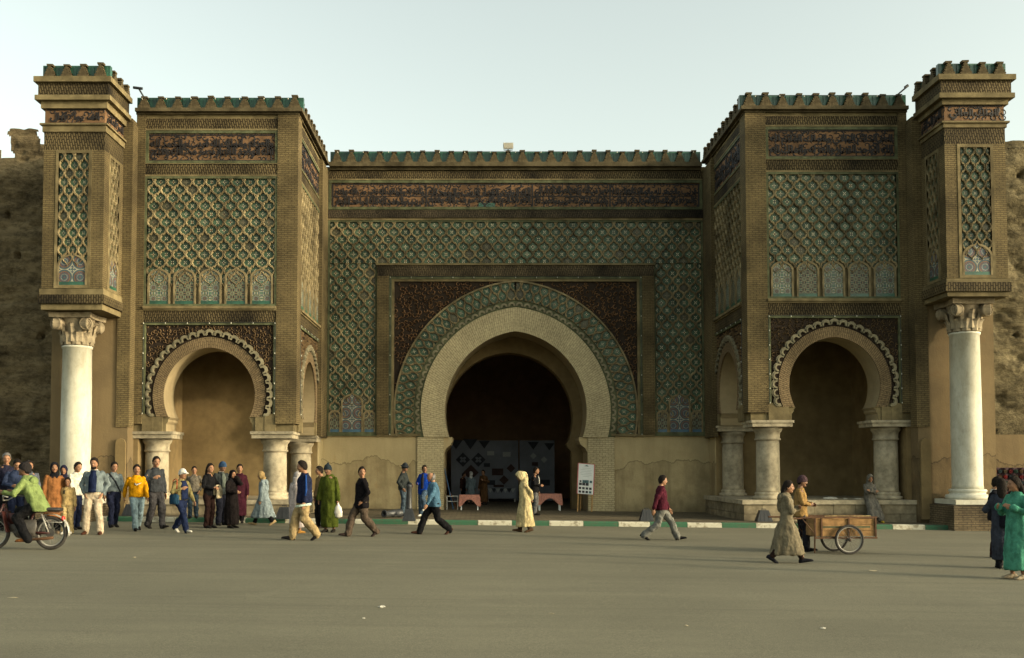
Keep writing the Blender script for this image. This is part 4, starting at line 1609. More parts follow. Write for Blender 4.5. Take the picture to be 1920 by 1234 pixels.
def fuse(b, name, mat, voxel, smooth=2, parent=None, mtx=None, disp=0.0, dfreq=(9, 9, 5), seed=0.0, sub=None):
    me = bpy.data.meshes.new(name)
    me.from_pydata(b.v, [], b.f)
    o = bpy.data.objects.new('tmp', me)
    md = o.modifiers.new('r', 'REMESH')
    md.mode = 'VOXEL'
    md.voxel_size = voxel
    if smooth:
        sm = o.modifiers.new('s', 'SMOOTH')
        sm.factor = .5
        sm.iterations = smooth
    out = evaluated(o)
    bpy.data.meshes.remove(me)
    out.name = name
    if disp:
        n = len(out.vertices)
        co = np.zeros(n * 3)
        out.vertices.foreach_get('co', co)
        co = co.reshape(-1, 3)
        nr = np.zeros(n * 3)
        out.vertices.foreach_get('normal', nr)
        nr = nr.reshape(-1, 3)
        d = fbm(co * np.array(dfreq) + seed, 2) * disp + vnoise(co * np.array((16, 16, 34)) + seed) * disp * .35
        co = co + nr * d[:, None]
        out.vertices.foreach_set('co', co.ravel())
    out.polygons.foreach_set('use_smooth', [True] * len(out.polygons))
    out.materials.clear()
    out.materials.append(mat)
    out.update()
    return link(name, out, parent, mtx)

def ik(a, b, l1, l2, pole):
    a, b = Vector(a), Vector(b)
    d = b - a
    L = min(d.length, (l1 + l2) * .998)
    dn = d.normalized()
    x = (l1 * l1 - l2 * l2 + L * L) / (2 * L)
    h = math.sqrt(max(l1 * l1 - x * x, 0))
    p = Vector(pole)
    p = (p - dn * p.dot(dn))
    p = p.normalized() if p.length > 1e-4 else Vector((0, -1, 0))
    return a + dn * x + p * h, a + dn * L

def shell(b, c, axis, f0, r, th=.018, n=22, m=9, mt=None, noise=0.0, seed=0):
    """closed cap round the head: everything farther than angle f0 from the axis"""
    a = Vector(axis).normalized()
    u = a.cross(Vector((1, 0, 0)) if abs(a.x) < .8 else Vector((0, 0, 1))).normalized()
    v = a.cross(u)
    rings = []
    seq = [(f0 + (pi - .04 - f0) * k / m, 0) for k in range(m + 1)] + [(f0 + (pi - .04 - f0) * (m - k) / m, th) for k in range(m + 1)]
    rs = random.Random(seed)
    for f, t in seq:
        ring = []
        for i in range(n):
            s = 2 * pi * i / n
            d = a * math.cos(f) + (u * math.cos(s) + v * math.sin(s)) * math.sin(f)
            j = 1 + (rs.uniform(-noise, noise) if t == 0 else 0)
            p = Vector(((r[0] - t) * d.x * j, (r[1] - t) * d.y * j, (r[2] - t) * d.z * j)) + Vector(c)
            ring.append(tuple(mt @ p if mt else p))
        rings.append(ring)
    rings.append(rings[0])
    b.loft(rings, caps=(False, False))
    return b

def foot_axes(s, p):
    return Vector((s * .12, -math.cos(p), math.sin(p))).normalized(), Vector((0, math.sin(p), math.cos(p)))

def person(label, px, fy, hy, face=0, stride=0.0, lead=1, arms=('down', 'down'), head=(0, 0), lean=0.0, skin=SK, hair='short', hairc='hair',
           top=None, bottom=None, robe=None, shoes=(.02, .018, .016), hem=.86, robe_hem=.10, collar=None, extra=None, pave=0.0, female=False,
           feet=None, pelvis=None, beard=False, group='people in the square', pos=None, H=None, loose=1.0, hood=None, spread=.10, vox=1.0, twist=0):
    if pos is None:
        X, Y = gnd(px, fy, pave)
        Zb = zg(X) + pave
    else:
        X, Y, Zb = pos
    if H is None:
        H = zat(px, hy, Y) - Zb
    k = H / 1.75
    seed = (px * .37) % 50
    # --- skeleton (front is -y)
    if feet is None:
        if stride:
            f = stride / 2
            # front foot, rear foot: (forward, lift of the ankle, pitch)
            A_, B_ = (f, .008, .16), (-f, .062 if stride > .4 else .030, -.55 if stride > .4 else -.26)
            feet = (A_, B_) if lead > 0 else (B_, A_)
        else:
            feet = ((.02, 0, 0), (-.03, 0, 0))
    ank, ftp = [], []
    for i, s in enumerate((-1, 1)):
        fw, lf, pt = feet[i][:3]
        sp = feet[i][3] if len(feet[i]) > 3 else spread
        ank.append(Vector((s * sp, -fw, .085 + lf)))
        ftp.append(pt)
    if pelvis is None:
        pz = .938
        for a in ank:
            pz = min(pz, a.z + math.sqrt(max(.836 ** 2 - (a.y) ** 2, .1)) + .02)
        pv = Vector((0, 0, pz))
    else:
        pv = Vector((0, -pelvis[0], pelvis[1]))
    rnd = random.Random(px * 7 + 1)
    up = Vector((rnd.uniform(-.05, .05), -math.sin(lean), math.cos(lean))).normalized()
    twist = twist + rnd.uniform(-9, 9)
    head = (head[0] + rnd.uniform(-12, 12), head[1] + rnd.uniform(-4, 5))
    def sp_(t):
        """point on the spine, t metres above the pelvis"""
        return pv + up * t
    hips = [pv + Vector((s * .088, 0, -.02)) for s in (-1, 1)]
    kn = []
    for i in range(2):
        kpole = Vector((0.0, -1, .15))
        q, e = ik(hips[i], ank[i], .425, .415, kpole)
        kn.append(q)
        ank[i] = e
    shw = .165 if female else .185
    tw = Matrix.Rotation(R(twist), 3, 'Z')
    sho = [sp_(.450) + tw @ Vector((s * shw, 0, 0)) for s in (-1, 1)]
    elb, wri = [], []
    for i, s in enumerate((-1, 1)):
        a = arms[i]
        pole = Vector((s * .5, 1, -.2))
        if a == 'down':
            t = sho[i] + Vector((s * .07, -.04, -.545))
        elif a == 'fwd':
            t = sho[i] + Vector((s * .04, -.22, -.49))
        elif a == 'back':
            t = sho[i] + Vector((s * .06, .20, -.49))
        elif a == 'pocket':
            t = sho[i] + Vector((s * .010, -.045, -.46)); pole = Vector((s * 1, .9, 0))
        elif a == 'cross':
            t = sho[i] + Vector((-s * .23, -.22, -.22 + .03 * i)); pole = Vector((s * 1, .1, -1))
        elif a == 'behind':
            t = sho[i] + Vector((-s * .16, .22, -.42)); pole = Vector((s * 1, .6, 0))
        elif a == 'waist':
            t = sho[i] + Vector((-s * .10, -.24, -.30)); pole = Vector((s * 1, .5, -.4))
        elif a == 'mouth':
            t = sp_(.60) + Vector((s * .04, -.155, 0)); pole = Vector((s * .6, -.2, -1))
        elif a == 'chest':
            t = sho[i] + Vector((-s * .02, -.22, -.16)); pole = Vector((s * .7, .2, -1))
        else:
            t = pv + Vector((s * a[0], -a[1], a[2] - .915))
            if len(a) == 4:
                pole = Vector((s * .6, .3, -1))
        e, w = ik(sho[i], t, .285, .255, pole)
        elb.append(e)
        wri.append(w)
    nb = sp_(.545)
    hd = Matrix.Translation(nb + up * .012 + Vector((0, -.014, 0))) @ Matrix.Rotation(R(head[0]), 4, 'Z') @ Matrix.Rotation(R(head[1] + 9), 4, 'X') @ Matrix.Diagonal((1.07, 1.07, 1.07, 1))
    hc = Vector((0, -.02, .115))
    hm3 = hd.to_3x3()
    # --- body: one continuous skin
    b = PB()
    prof = [(-.13, .10, .075), (-.05, .155, .108), (.02, .16, .108), (.12, .135, .095), (.25, .15, .105), (.37, .165, .108), (.45, .15, .092), (.50, .10, .075), (.54, .06, .058)]
    if female:
        prof = [(-.13, .105, .08), (-.05, .165, .115), (.02, .165, .11), (.12, .122, .09), (.25, .135, .11), (.36, .145, .115), (.45, .135, .085), (.50, .09, .07), (.54, .052, .05)]
    def trunk(L):
        return [(sp_(t).x, sp_(t).y, sp_(t).z, rx, ry) for t, rx, ry in L]
    b.rings(trunk(prof), 18)
    nr = .05 if female else .056
    b.tube([sp_(.48), nb, hd @ Vector((0, .005, .06))], [nr * 1.25, nr, nr], 12)
    b.ell(hd @ hc, (.074, .092, .112), 16, 10, hm3)
    b.ell(hd @ Vector((0, -.050, .068)), (.052, .052, .062), 12, 8, hm3)          # jaw
    b.ell(hd @ Vector((0, -.092, .032)), (.024, .020, .020), 8, 6, hm3)            # chin
    b.tube([hd @ Vector((0, -.104, .135)), hd @ Vector((0, -.122, .100)), hd @ Vector((0, -.110, .088))], [.009, .015, .014], 8)   # nose
    b.ell(hd @ Vector((0, -.094, .145)), (.052, .018, .012), 10, 6, hm3)           # brow ridge
    for s in (-1, 1):
        b.ell(hd @ Vector((s * .076, .0, .108)), (.011, .022, .031), 8, 6, hm3)     # ear
        b.ell(hd @ Vector((s * .040, -.078, .098)), (.024, .022, .022), 8, 6, hm3)  # cheek
    for i, s in enumerate((-1, 1)):
        b.limb([sho[i] + Vector((-s * .015, 0, -.01)), elb[i], wri[i]], [.036, .034, .026])
        b.tube([sho[i], (sho[i] * .45 + elb[i] * .55), elb[i]], [.038, .039, .034], 10)
        b.hand(wri[i], wri[i] - elb[i], s)
        b.limb([hips[i], kn[i], ank[i]], [.085, .055, .037])
        b.tube([kn[i], kn[i] * .62 + ank[i] * .38, ank[i]], [.052, .056, .037], 10)
        ff, fu = foot_axes(s, ftp[i])
        b.tube([ank[i] - ff * .03 - fu * .045, ank[i] + ff * .06 - fu * .05, ank[i] + ff * .14 - fu * .062], [.030, .032, .018], 8)
    root = fuse(b, 'person', skin_m(skin), .0125 * vox, 1)
    root.matrix_world = Matrix.Translation((X, Y, Zb)) @ Matrix.Rotation(R(face), 4, 'Z') @ Matrix.Diagonal((k, k, k, 1))
    tag(root, label, 'person', group)
    # --- face
    for s in (-1, 1):
        e = PB()
        e.ell(hd @ Vector((s * .031, -.1005, .122)), (.010, .006, .0050), 8, 6, hm3)
        e.build('eye', M['eye'], root, smooth=True)
        e = PB()
        e.tube([hd @ Vector((s * .012, -.112, .146)), hd @ Vector((s * .034, -.109, .151)), hd @ Vector((s * .054, -.094, .143))], [.0028, .0036, .0022], 6)
        e.build('eyebrow', M['hair'], root, smooth=True)
    e = PB()
    e.ell(hd @ Vector((0, -.1035, .066)), (.024, .009, .0075), 10, 6, hm3)
    e.build('mouth', M['lip'], root, smooth=True)
    # --- hair and headgear
    hair_m = M[hairc] if isinstance(hairc, str) else None
    e = PB()
    C = hc + Vector((0, .008, .012))
    if hair in ('short', 'long', 'bald', 'bun'):
        ax = (0, -.82, -.57)
        f0 = R(80)
        if hair == 'bald':
            ax, f0 = (0, -.75, .66), R(98)
        shell(e, C, ax, f0, (.090, .111, .129), .022, mt=hd, noise=.03, seed=px)
        if hair == 'long':
            e.rings([((hd @ Vector((x, y, z))).x, (hd @ Vector((x, y, z))).y, (hd @ Vector((x, y, z))).z, rx, ry) for x, y, z, rx, ry in
                     ((0, .085, -.13, .05, .03), (0, .08, -.05, .085, .045), (0, .06, .05, .092, .06), (0, .045, .14, .085, .06))], 14)
        if hair == 'bun':
            e.ell(hd @ Vector((0, .11, .10)), (.04, .04, .04), 10, 8)
        fuse(e, 'hair', hair_m, .011, 1, root, disp=.004, dfreq=(30, 30, 30), seed=seed)
    elif hair == 'scarf':
        c = cloth(hairc if isinstance(hairc, tuple) else (.02, .02, .022))
        shell(e, C + Vector((0, -.005, -.005)), (0, -.97, -.22), R(52), (.098, .118, .132), .02, mt=hd)
        e.rings([(nb.x, nb.y + y, nb.z + z, rx, ry) for y, z, rx, ry in ((.0, -.13, .15, .12), (.0, -.06, .12, .105), (.012, .02, .082, .085), (.022, .09, .085, .088))], 16)
        fuse(e, 'headscarf', c, .013, 2, root, disp=.006, dfreq=(14, 14, 14), seed=seed)
    elif hair == 'hood':
        c = cloth(hairc)
        shell(e, C + Vector((0, -.01, .0)), (0, -.93, -.36), R(58), (.112, .150, .150), .022, mt=hd)
        e.tube([hd @ Vector((0, .06, .20)), hd @ Vector((0, .13, .15)), hd @ Vector((0, .17, .06))], [.06, .06, .03], 10)
        e.rings([(nb.x, nb.y + y, nb.z + z, rx, ry) for y, z, rx, ry in ((.02, -.12, .15, .12), (.03, -.04, .12, .11), (.035, .05, .105, .105), (.04, .12, .10, .10))], 16)
        fuse(e, 'hood', c, .014, 2, root, disp=.008, dfreq=(12, 12, 12), seed=seed)
    if hair in ('beanie', 'cap', 'hat', 'kufi'):
        h2 = PB()
        shell(h2, C, (0, -.82, -.57), R(86), (.084, .104, .118), .014, mt=hd, noise=.03, seed=px)
        fuse(h2, 'hair', M['hair'], .011, 1, root)
        c = cloth(hairc if isinstance(hairc, tuple) else (.02, .022, .03))
        if hair == 'beanie':
            shell(e, C + Vector((0, .0, .0)), (0, -.35, -.94), R(80), (.095, .116, .140), .02, mt=hd)
            e.ell(hd @ Vector((0, .03, .27)), (.03, .03, .025), 8, 6)
        elif hair == 'kufi':
            shell(e, C, (0, -.25, -.97), R(78), (.094, .114, .135), .018, mt=hd)
        elif hair == 'cap':
            shell(e, C, (0, -.25, -.97), R(78), (.092, .112, .132), .016, mt=hd)
            br = [hd @ Vector((math.sin(a) * .075, -.085 - math.cos(a) * .085, .158 - .012 * math.cos(a))) for a in [R(-80 + 20 * q) for q in range(9)]]
            e.tube([hd @ Vector((-.05, -.09, .165)), hd @ Vector((.05, -.09, .165))], [.012, .012], 8)
            for q in range(5):
                y = -.09 - q * .018
                w = .075 * math.sqrt(max(1 - (q / 5.2) ** 2, .05))
                e.tube([hd @ Vector((-w, y, .163 - q * .004)), hd @ Vector((w, y, .163 - q * .004))], [.011, .011], 8)
        else:
            shell(e, C, (0, -.12, -.99), R(76), (.092, .112, .150), .016, mt=hd)
            L = []
            for rr, zz in ((.150, .150), (.155, .158), (.145, .166), (.09, .164), (.085, .150)):
                L.append([tuple(hd @ Vector((rr * .92 * math.cos(2 * pi * q / 20), -.01 + rr * 1.08 * math.sin(2 * pi * q / 20), zz))) for q in range(20)])
            L.append(L[0])
            e.loft(L, caps=(False, False))
        fuse(e, {'hat': 'brimmed_hat', 'kufi': 'knit_cap'}.get(hair, hair), c, .010, 1, root)
    if beard:
        e = PB()
        if beard == 'moustache':
            e.tube([hd @ Vector((-.032, -.104, .070)), hd @ Vector((0, -.117, .080)), hd @ Vector((.032, -.104, .070))], [.007, .011, .007], 8)
        else:
            e.ell(hd @ Vector((0, -.060, .040)), (.058, .062, .045), 12, 8, hm3)
        e.build('moustache' if beard == 'moustache' else 'beard', M['hair'], root, smooth=True)
    # --- clothes
    lo = loose
    if bottom is not None:
        e = PB()
        if robe is None:
            e.rings(trunk([(-.14, .12, .095), (-.06, .178, .130), (.02, .176, .124), (.10, .158, .112)]), 18)
        for i, s in enumerate((-1, 1)):
            hem_p = ank[i] + Vector((0, .012, -.025))
            r0, r1, r2 = .100 * lo, .078 * lo, .070 * lo
            if robe is None:
                e.limb([hips[i] + Vector((s * .004, 0, -.02)), kn[i] + Vector((0, -.004, 0)), hem_p], [r0, r1, r2])
            md = kn[i] * .5 + ank[i] * .5 + Vector((0, .015, 0))
            e.tube([kn[i], md, hem_p], [r1, r1 * .98, r2], 12)
        fuse(e, 'trousers', cloth(bottom), .0155 * vox, 2, root, disp=.015, dfreq=(9, 9, 13), seed=seed)
    if top is not None:
        e = PB()
        h0 = hem - .915
        L = [(h0, .202, .152), (h0 + .05, .208, .158), (.10, .194, .144), (.25, .192, .142), (.36, .188, .138), (.42, .180, .124), (.47, .128, .100), (.515, .085, .082), (.535, .076, .078)]
        if female:
            L = [(h0, .180, .135), (h0 + .05, .182, .136), (.12, .160, .122), (.25, .166, .135), (.36, .172, .142), (.42, .160, .112), (.47, .112, .090), (.52, .070, .070)]
        L = [(t, rx * (.55 + .45 * lo), ry * (.55 + .45 * lo)) for t, rx, ry in L]
        e.rings(trunk(L), 20)
        for i, s in enumerate((-1, 1)):
            wr = wri[i] * .90 + elb[i] * .10
            e.limb([sho[i] + Vector((-s * .012, 0, -.005)), elb[i], wr], [.064, .060, .048])
        fuse(e, 'top', cloth(top), .0155 * vox, 2, root, disp=.013, dfreq=(9, 9, 11), seed=seed + 5)
    if robe is not None:
        e = PB()
        yb = (ank[0].y + ank[1].y) / 2
        dy = abs(ank[0].y - ank[1].y) / 2
        ph = seed
        if pelvis is None:
            def fold(a, z):
                g = max(0, min(1, (1.0 - z) / .9))
                return g * (.055 * math.sin(5 * a + ph) + .045 * math.sin(9 * a + ph * 2 + z * 2) + .03 * math.sin(13 * a + 3 * ph))
            hz = robe_hem
            z1 = pv.z
            L = [(0, yb, hz, .215, .170 + dy * .66), (0, yb * .95, hz + .02, .225, .182 + dy * .70), (0, yb * .7, .45, .222, .185 + dy * .48), (0, yb * .3, .70, .222, .175 + dy * .25), (0, 0, z1, .205, .155)]
            L += [(sp_(t).x, sp_(t).y, sp_(t).z, rx, ry) for t, rx, ry in ((.12, .195, .145), (.25, .195, .145), (.36, .192, .14), (.42, .182, .125), (.47, .132, .10), (.53, .078, .08))]
            L = [(x, y, z, rx * lo, ry * lo) for x, y, z, rx, ry in L]
            e.rings(L, 32, fold)
        else:
            e.rings(trunk([(-.12, .19, .16), (.02, .205, .16), (.12, .195, .15), (.25, .195, .145), (.36, .192, .14), (.42, .182, .125), (.47, .132, .10), (.53, .078, .08)]), 22)
            for i, s in enumerate((-1, 1)):
                e.limb([hips[i], kn[i] + Vector((0, -.01, .02))], [.125, .125])
                e.limb([kn[i] + Vector((0, -.01, 0)), ank[i] + Vector((0, 0, .06))], [.125, .135])
            km, am = (kn[0] + kn[1]) / 2, (ank[0] + ank[1]) / 2
            e.tube([pv, km], [.13, .12], 12)
            e.tube([km, am + Vector((0, 0, .05))], [.13, .14], 12)
        for i, s in enumerate((-1, 1)):
            wr = wri[i] * .96 + elb[i] * .04
            e.limb([sho[i] + Vector((-s * .012, 0, -.01)), elb[i], wr], [.062, .072, .068])
        if hood == 'down':
            e.ell(sp_(.47) + Vector((0, .13, -.03)), (.13, .06, .12), 14, 8)
            e.ell(sp_(.36) + Vector((0, .15, -.05)), (.07, .045, .15), 12, 8)
            e.rings([(nb.x, nb.y + y, nb.z + z, rx, ry) for y, z, rx, ry in ((.02, -.07, .145, .12), (.03, -.02, .11, .10), (.035, .02, .09, .09))], 16)
        fuse(e, 'robe', cloth(robe), .017 * vox, 2, root, disp=.016, dfreq=(10, 10, 4), seed=seed + 9)
    if top is not None and hood == 'down':
        e = PB()
        e.ell(sp_(.46) + Vector((0, .12, -.01)), (.13, .065, .10), 14, 8)
        e.rings([(nb.x, nb.y + y, nb.z + z, rx, ry) for y, z, rx, ry in ((.02, -.07, .14, .12), (.03, -.01, .105, .10), (.035, .03, .09, .09))], 16)
        fuse(e, 'hood', cloth(top), .014, 2, root, disp=.008, seed=seed)
    if collar is not None:
        e = PB()
        e.rings([(nb.x, nb.y + .008, nb.z + z, rx, ry) for z, rx, ry in ((-.085, .115, .098), (-.05, .088, .084), (-.015, .074, .075), (.0, .070, .072))], 16)
        fuse(e, 'collar', cloth(collar), .011, 1, root)
    # --- shoes
    for i, s in enumerate((-1, 1)):
        e = PB()
        ff, fu = foot_axes(s, ftp[i])
        fx = ff.cross(fu).normalized()
        def ring(y, w, h):
            out = []
            for q in range(12):
                a = 2 * pi * q / 12
                p = ank[i] + ff * y + fx * (w * math.cos(a)) + fu * (-.088 + max(0, h * (.5 + .5 * math.sin(a))))
                out.append(tuple(p))
            return out
        e.loft([ring(-.085, .022, .06), ring(-.07, .038, .085), ring(-.02, .043, .115), ring(.05, .045, .088), ring(.12, .050, .066), ring(.18, .042, .052), ring(.21, .018, .028)])
        e.build('shoe', cloth(shoes, .1, .5), root, smooth=True)
    J = dict(M=Matrix.Translation((X, Y, Zb)) @ Matrix.Rotation(R(face), 4, 'Z') @ Matrix.Diagonal((k, k, k, 1)), wri=wri, elb=elb, sho=sho, hd=hd, pv=pv, sp=sp_, ank=ank, kn=kn, nb=nb, k=k, root=root)
    if extra:
        extra(J)
    return J

def strap(J, pts, r, name, c, n=6):
    e = PB()
    e.tube(pts, r, n)
    return e.build(name, cloth(c), J['root'], smooth=True)

def held(J, name, label, cat, b, mat, group=None, smooth=False):
    """a thing carried by a person: top-level, built in the person's frame"""
    o = b.build(name, mat, None, J['M'], smooth=smooth)
    return tag(o, label, cat, group)
# ------------------------------------------------------------------ who is in the square
NAVY, BLACK, DENIM, JEAN = (.012, .016, .035), (.009, .009, .010), (.12, .155, .165), (.085, .115, .15)
GP = 'people standing and walking along the kerb'
WSH = (.60, .57, .50)
BRN = (.06, .03, .018)

def logo(J):
    # white check mark with a dark edge across the chest
    for nm, c, dy, sc, dx in (('chest_mark', (.02, .02, .03), 0.0, 1.12, 0), ('chest_mark', (.70, .68, .60), -.006, 1.0, .004)):
        b = MB()
        P = [(-.075, .035), (-.085, .010), (-.070, -.022), (-.040, -.026), (.0, -.008), (.09, .040), (.0, .018), (-.045, .006), (-.060, .012)]
        P = [(x * sc + dx, z * sc) for x, z in P]
        cz = J['sp'](.30)
        n = len(P)
        def bend(x):
            return 1.05 * abs(x) ** 2 * 3.0
        b.add([(cz.x + x + .0, cz.y - .170 + bend(x) + dy, cz.z + z) for x, z in P] + [(cz.x + x, cz.y - .10 + bend(x), cz.z + z) for x, z in P],
              [tuple(range(n))[::-1]] + [(i, (i + 1) % n, n + (i + 1) % n, n + i) for i in range(n)])
        b.build(nm, cloth(c, .02), J['root'])

def belt(c=(.03, .02, .012)):
    def f(J):
        e = PB()
        p = J['sp'](.075)
        L = []
        for z, r in ((-.02, 1.0), (.02, 1.0), (.02, .93), (-.02, .93)):
            L.append([(p.x + .192 * r * math.cos(2 * pi * q / 24), p.y + .140 * r * math.sin(2 * pi * q / 24), p.z + z) for q in range(24)])
        L.append(L[0])
        e.loft(L, caps=(False, False))
        e.build('belt', cloth(c), J['root'], smooth=True)
    return f

def bodypanel(name, c, x0, x1, t0, t1, y=-.148):
    """strip of a different cloth down the front (open jacket, shirt, waistcoat)"""
    def f(J):
        b = PB()
        n = 7
        pr = [(-.05, .136), (.0, .143), (.12, .136), (.25, .141), (.37, .140), (.44, .122), (.49, .098), (.53, .08)]
        def depth(t):
            for (a, r), (a2, r2) in zip(pr, pr[1:]):
                if a <= t <= a2:
                    return r + (r2 - r) * (t - a) / (a2 - a)
            return pr[0][1] if t < pr[0][0] else pr[-1][1]
        L = []
        for k in range(n + 1):
            t = t0 + (t1 - t0) * k / n
            c0 = J['sp'](t)
            g = 1.0 if t < .42 else .65
            ring = []
            for x in (x0, (x0 + x1) / 2, x1):
                d = depth(t) * 1.06 * math.sqrt(max(1 - (x / .21) ** 2, .1)) + .022
                ring.append((c0.x + x * g, c0.y - d, c0.z))
            ring += [(p[0], p[1] + .03, p[2]) for p in ring[::-1]]
            L.append(ring)
        b.loft(L)
        b.build(name, cloth(c), J['root'], smooth=True)
    return f

def many(*fs):
    def f(J):
        for g in fs:
            g(J)
    return f

def diag_strap(c, side=1, w=.022):
    def f(J):
        a, p, q = J['sho'][0 if side < 0 else 1], J['sp'](.28), J['sp'](.02)
        e = PB()
        e.tube([a + Vector((-side * .06, .08, .03)), a + Vector((-side * .05, -.06, .045)), p + Vector((0, -.158, 0)), q + Vector((-side * .13, -.115, 0)), q + Vector((-side * .185, .0, -.02))], w, 6)
        e.build('bag_strap', cloth(c), J['root'], smooth=True)
    return f

def bag_at(label, off, size, c, strapc=None):
    def f(J):
        e = PB()
        p = J['sp'](0) + Vector(off)
        e.rings([(p.x, p.y, p.z - size[2], size[0] * .85, size[1] * .85), (p.x, p.y, p.z - size[2] * .8, size[0], size[1]), (p.x, p.y, p.z + size[2] * .6, size[0] * .98, size[1]), (p.x, p.y, p.z + size[2], size[0] * .7, size[1] * .6)], 14)
        o = held(J, 'shoulder_bag', label, 'bag', e, cloth(c), smooth=True)
        e = PB()
        s = J['sho'][1 if off[0] > 0 else 0]
        e.tube([p + Vector((0, -size[1] * .5, size[2])), s + Vector((0, -.07, .07)), s + Vector((0, .0, .10)), s + Vector((0, .08, .06)), p + Vector((0, size[1] * .6, size[2]))], .012, 6)
        e.build('bag_strap', cloth(strapc or c), o, smooth=True)
    return f

def cloth_over_arm(label, c, i=1):
    def f(J):
        m = J['elb'][i] * .35 + J['wri'][i] * .65
        e = PB()
        for k in range(5):
            x = -.07 + .035 * k
            e.tube([m + Vector((x, -.06, -.30 + .04 * (k % 2))), m + Vector((x, -.075, -.1)), m + Vector((x, -.03, .06)), m + Vector((x, .05, -.02)), m + Vector((x, .06, -.22))], [.03, .032, .026, .028, .028], 8)
        e2 = fuse(e, 'folded_jacket', cloth(c), .014, 2, None, J['M'], disp=.008)
        tag(e2, label, 'jacket')
    return f

def plastic_bag(label):
    def f(J):
        w = J['wri'][1] + (J['wri'][1] - J['elb'][1]).normalized() * .08
        e = PB()
        e.rings([(w.x, w.y, w.z - z, rx, ry) for z, rx, ry in ((.40, .05, .04), (.37, .11, .07), (.25, .125, .085), (.14, .09, .06), (.06, .035, .03), (.0, .02, .02))], 18, lambda a, z: .12 * math.sin(5 * a + z * 20) + .07 * math.sin(9 * a))
        held(J, 'plastic_bag', label, 'bag', e, M['plastic'], smooth=True)
    return f
M['plastic'] = m_plain('translucent_plastic', (.50, .48, .42), .25, 12, .35, .5, .5, 25, .2)

def newspaper(label, i=0):
    def f(J):
        w = J['wri'][i] + (J['wri'][i] - J['elb'][i]).normalized() * .07
        e = PB()
        e.tube([w + Vector((.0, .16, .03)), w + Vector((0, -.17, -.02))], [.026, .026], 10)
        held(J, 'rolled_newspaper', label, 'newspaper', e, cloth((.45, .55, .48)), smooth=True)
    return f

def stripes(c, i=0):
    def f(J):
        e = PB()
        s, l, w = J['sho'][i], J['elb'][i], J['wri'][i]
        o = Vector(((-1 if i == 0 else 1) * .06, 0, .02))
        e.tube([s + o * 1.1 + Vector((0, 0, .03)), (s + l) / 2 + o, l + o, (l + w) / 2 + o * .85], [.016, .020, .020, .018], 6)
        e.build('sleeve_stripe', cloth(c), J['root'], smooth=True)
    return f

# left edge, partly behind the rider
person('person cut by the frame edge, dark jacket, behind the moped rider', 10, 994, 849, face=40, arms=('waist', 'waist'), hairc='hair_grey', top=(.02, .02, .035), bottom=BLACK, group=GP)
person('person looking down, navy jacket, standing behind the moped rider', 29, 996, 859, face=25, head=(10, 24), arms=('waist', 'down'), top=(.03, .04, .075), bottom=NAVY, group=GP)
person('person in grey shirt with pale collar, half hidden behind the moped rider', 52, 993, 864, face=30, arms=('down', 'down'), top=(.10, .11, .13), bottom=BLACK, collar=WSH, group=GP)
person('person in black headscarf and long rust coat behind the moped', 99, 1001, 867, face=20, arms=('down', 'pocket'), female=True, hair='scarf', hairc=(.012, .012, .015), robe=(.23, .105, .045), robe_hem=.36, bottom=BLACK, shoes=(.20, .15, .1), group=GP)
person('person in dark headscarf and white jacket beside the tall column', 119, 989, 872, face=15, arms=('down', 'down'), female=True, hair='scarf', hairc=(.02, .02, .04), top=(.52, .50, .44), bottom=BLACK, group=GP)
person('person in profile, white top and dark trousers, beside the child in yellow', 140, 993, 866, face=62, arms=('fwd', 'down'), top=(.55, .53, .46), bottom=NAVY, group=GP)
person('small child in a pale yellow tracksuit with black shoulders', 126, 1001, 895, face=8, arms=('down', 'down'), top=(.42, .31, .15), bottom=(.40, .31, .16), shoes=WSH, loose=1.15, female=True,
       extra=bodypanel('shoulder_panel', (.05, .045, .03), -.11, -.05, .30, .42), group=GP)
person('person in open grey denim jacket, navy shirt and cream trousers', 174, 1002, 858, face=8, feet=((.0, 0, 0, .16), (.02, 0, 0, .17)), arms=('pocket', 'pocket'), top=(.15, .18, .185), bottom=(.44, .37, .275), shoes=(.06, .025, .015), hem=.93, collar=(.55, .5, .45), loose=1.1,
       extra=many(bodypanel('shirt_front', (.012, .018, .045), -.085, .085, .02, .52), belt()), beard='full', group=GP)
person('person in light denim jacket with a dark strap across the chest', 212, 989, 866, face=38, stride=.30, lead=1, arms=('down', 'fwd'), top=(.17, .20, .205), bottom=(.014, .017, .035), hem=.93, extra=diag_strap((.02, .022, .025), -1), group=GP)
person('young person in a yellow sweatshirt with a check mark and pale jeans', 256, 995, 867, face=32, stride=.62, lead=1, arms=('back', 'fwd'), head=(-12, 0), top=(.48, .235, .022), bottom=(.20, .265, .29), shoes=BLACK, hem=.88, collar=NAVY, loose=1.08, extra=logo, group=GP)
person('tall person in charcoal sweater walking behind the yellow sweatshirt', 291, 991, 855, face=48, stride=.34, lead=-1, arms=('chest', 'down'), top=(.035, .038, .042), bottom=(.045, .043, .045), hem=.86, loose=1.12, group=GP)
person('young person in white cap, navy and olive jacket, striding with a blue bag', 339, 999, 875, face=58, stride=.68, lead=1, arms=('chest', 'fwd'), hair='cap', hairc=(.58, .57, .52), top=(.17, .145, .07), bottom=(.014, .020, .048), shoes=(.50, .48, .42), hem=.90, loose=1.05,
       extra=many(bodypanel('jacket_front', (.014, .020, .05), -.11, .11, -.0, .5), bag_at('blue bag slung beside the person in the white cap', (-.20, .04, .02), (.09, .16, .14), (.02, .05, .085), (.30, .06, .04))), group=GP)
person('person in grey sweater and jeans, hands in pockets, near the alcove', 362, 972, 874, face=10, pave=KH, arms=('pocket', 'pocket'), top=(.13, .115, .09), bottom=(.045, .065, .085), hem=.86, group=GP)
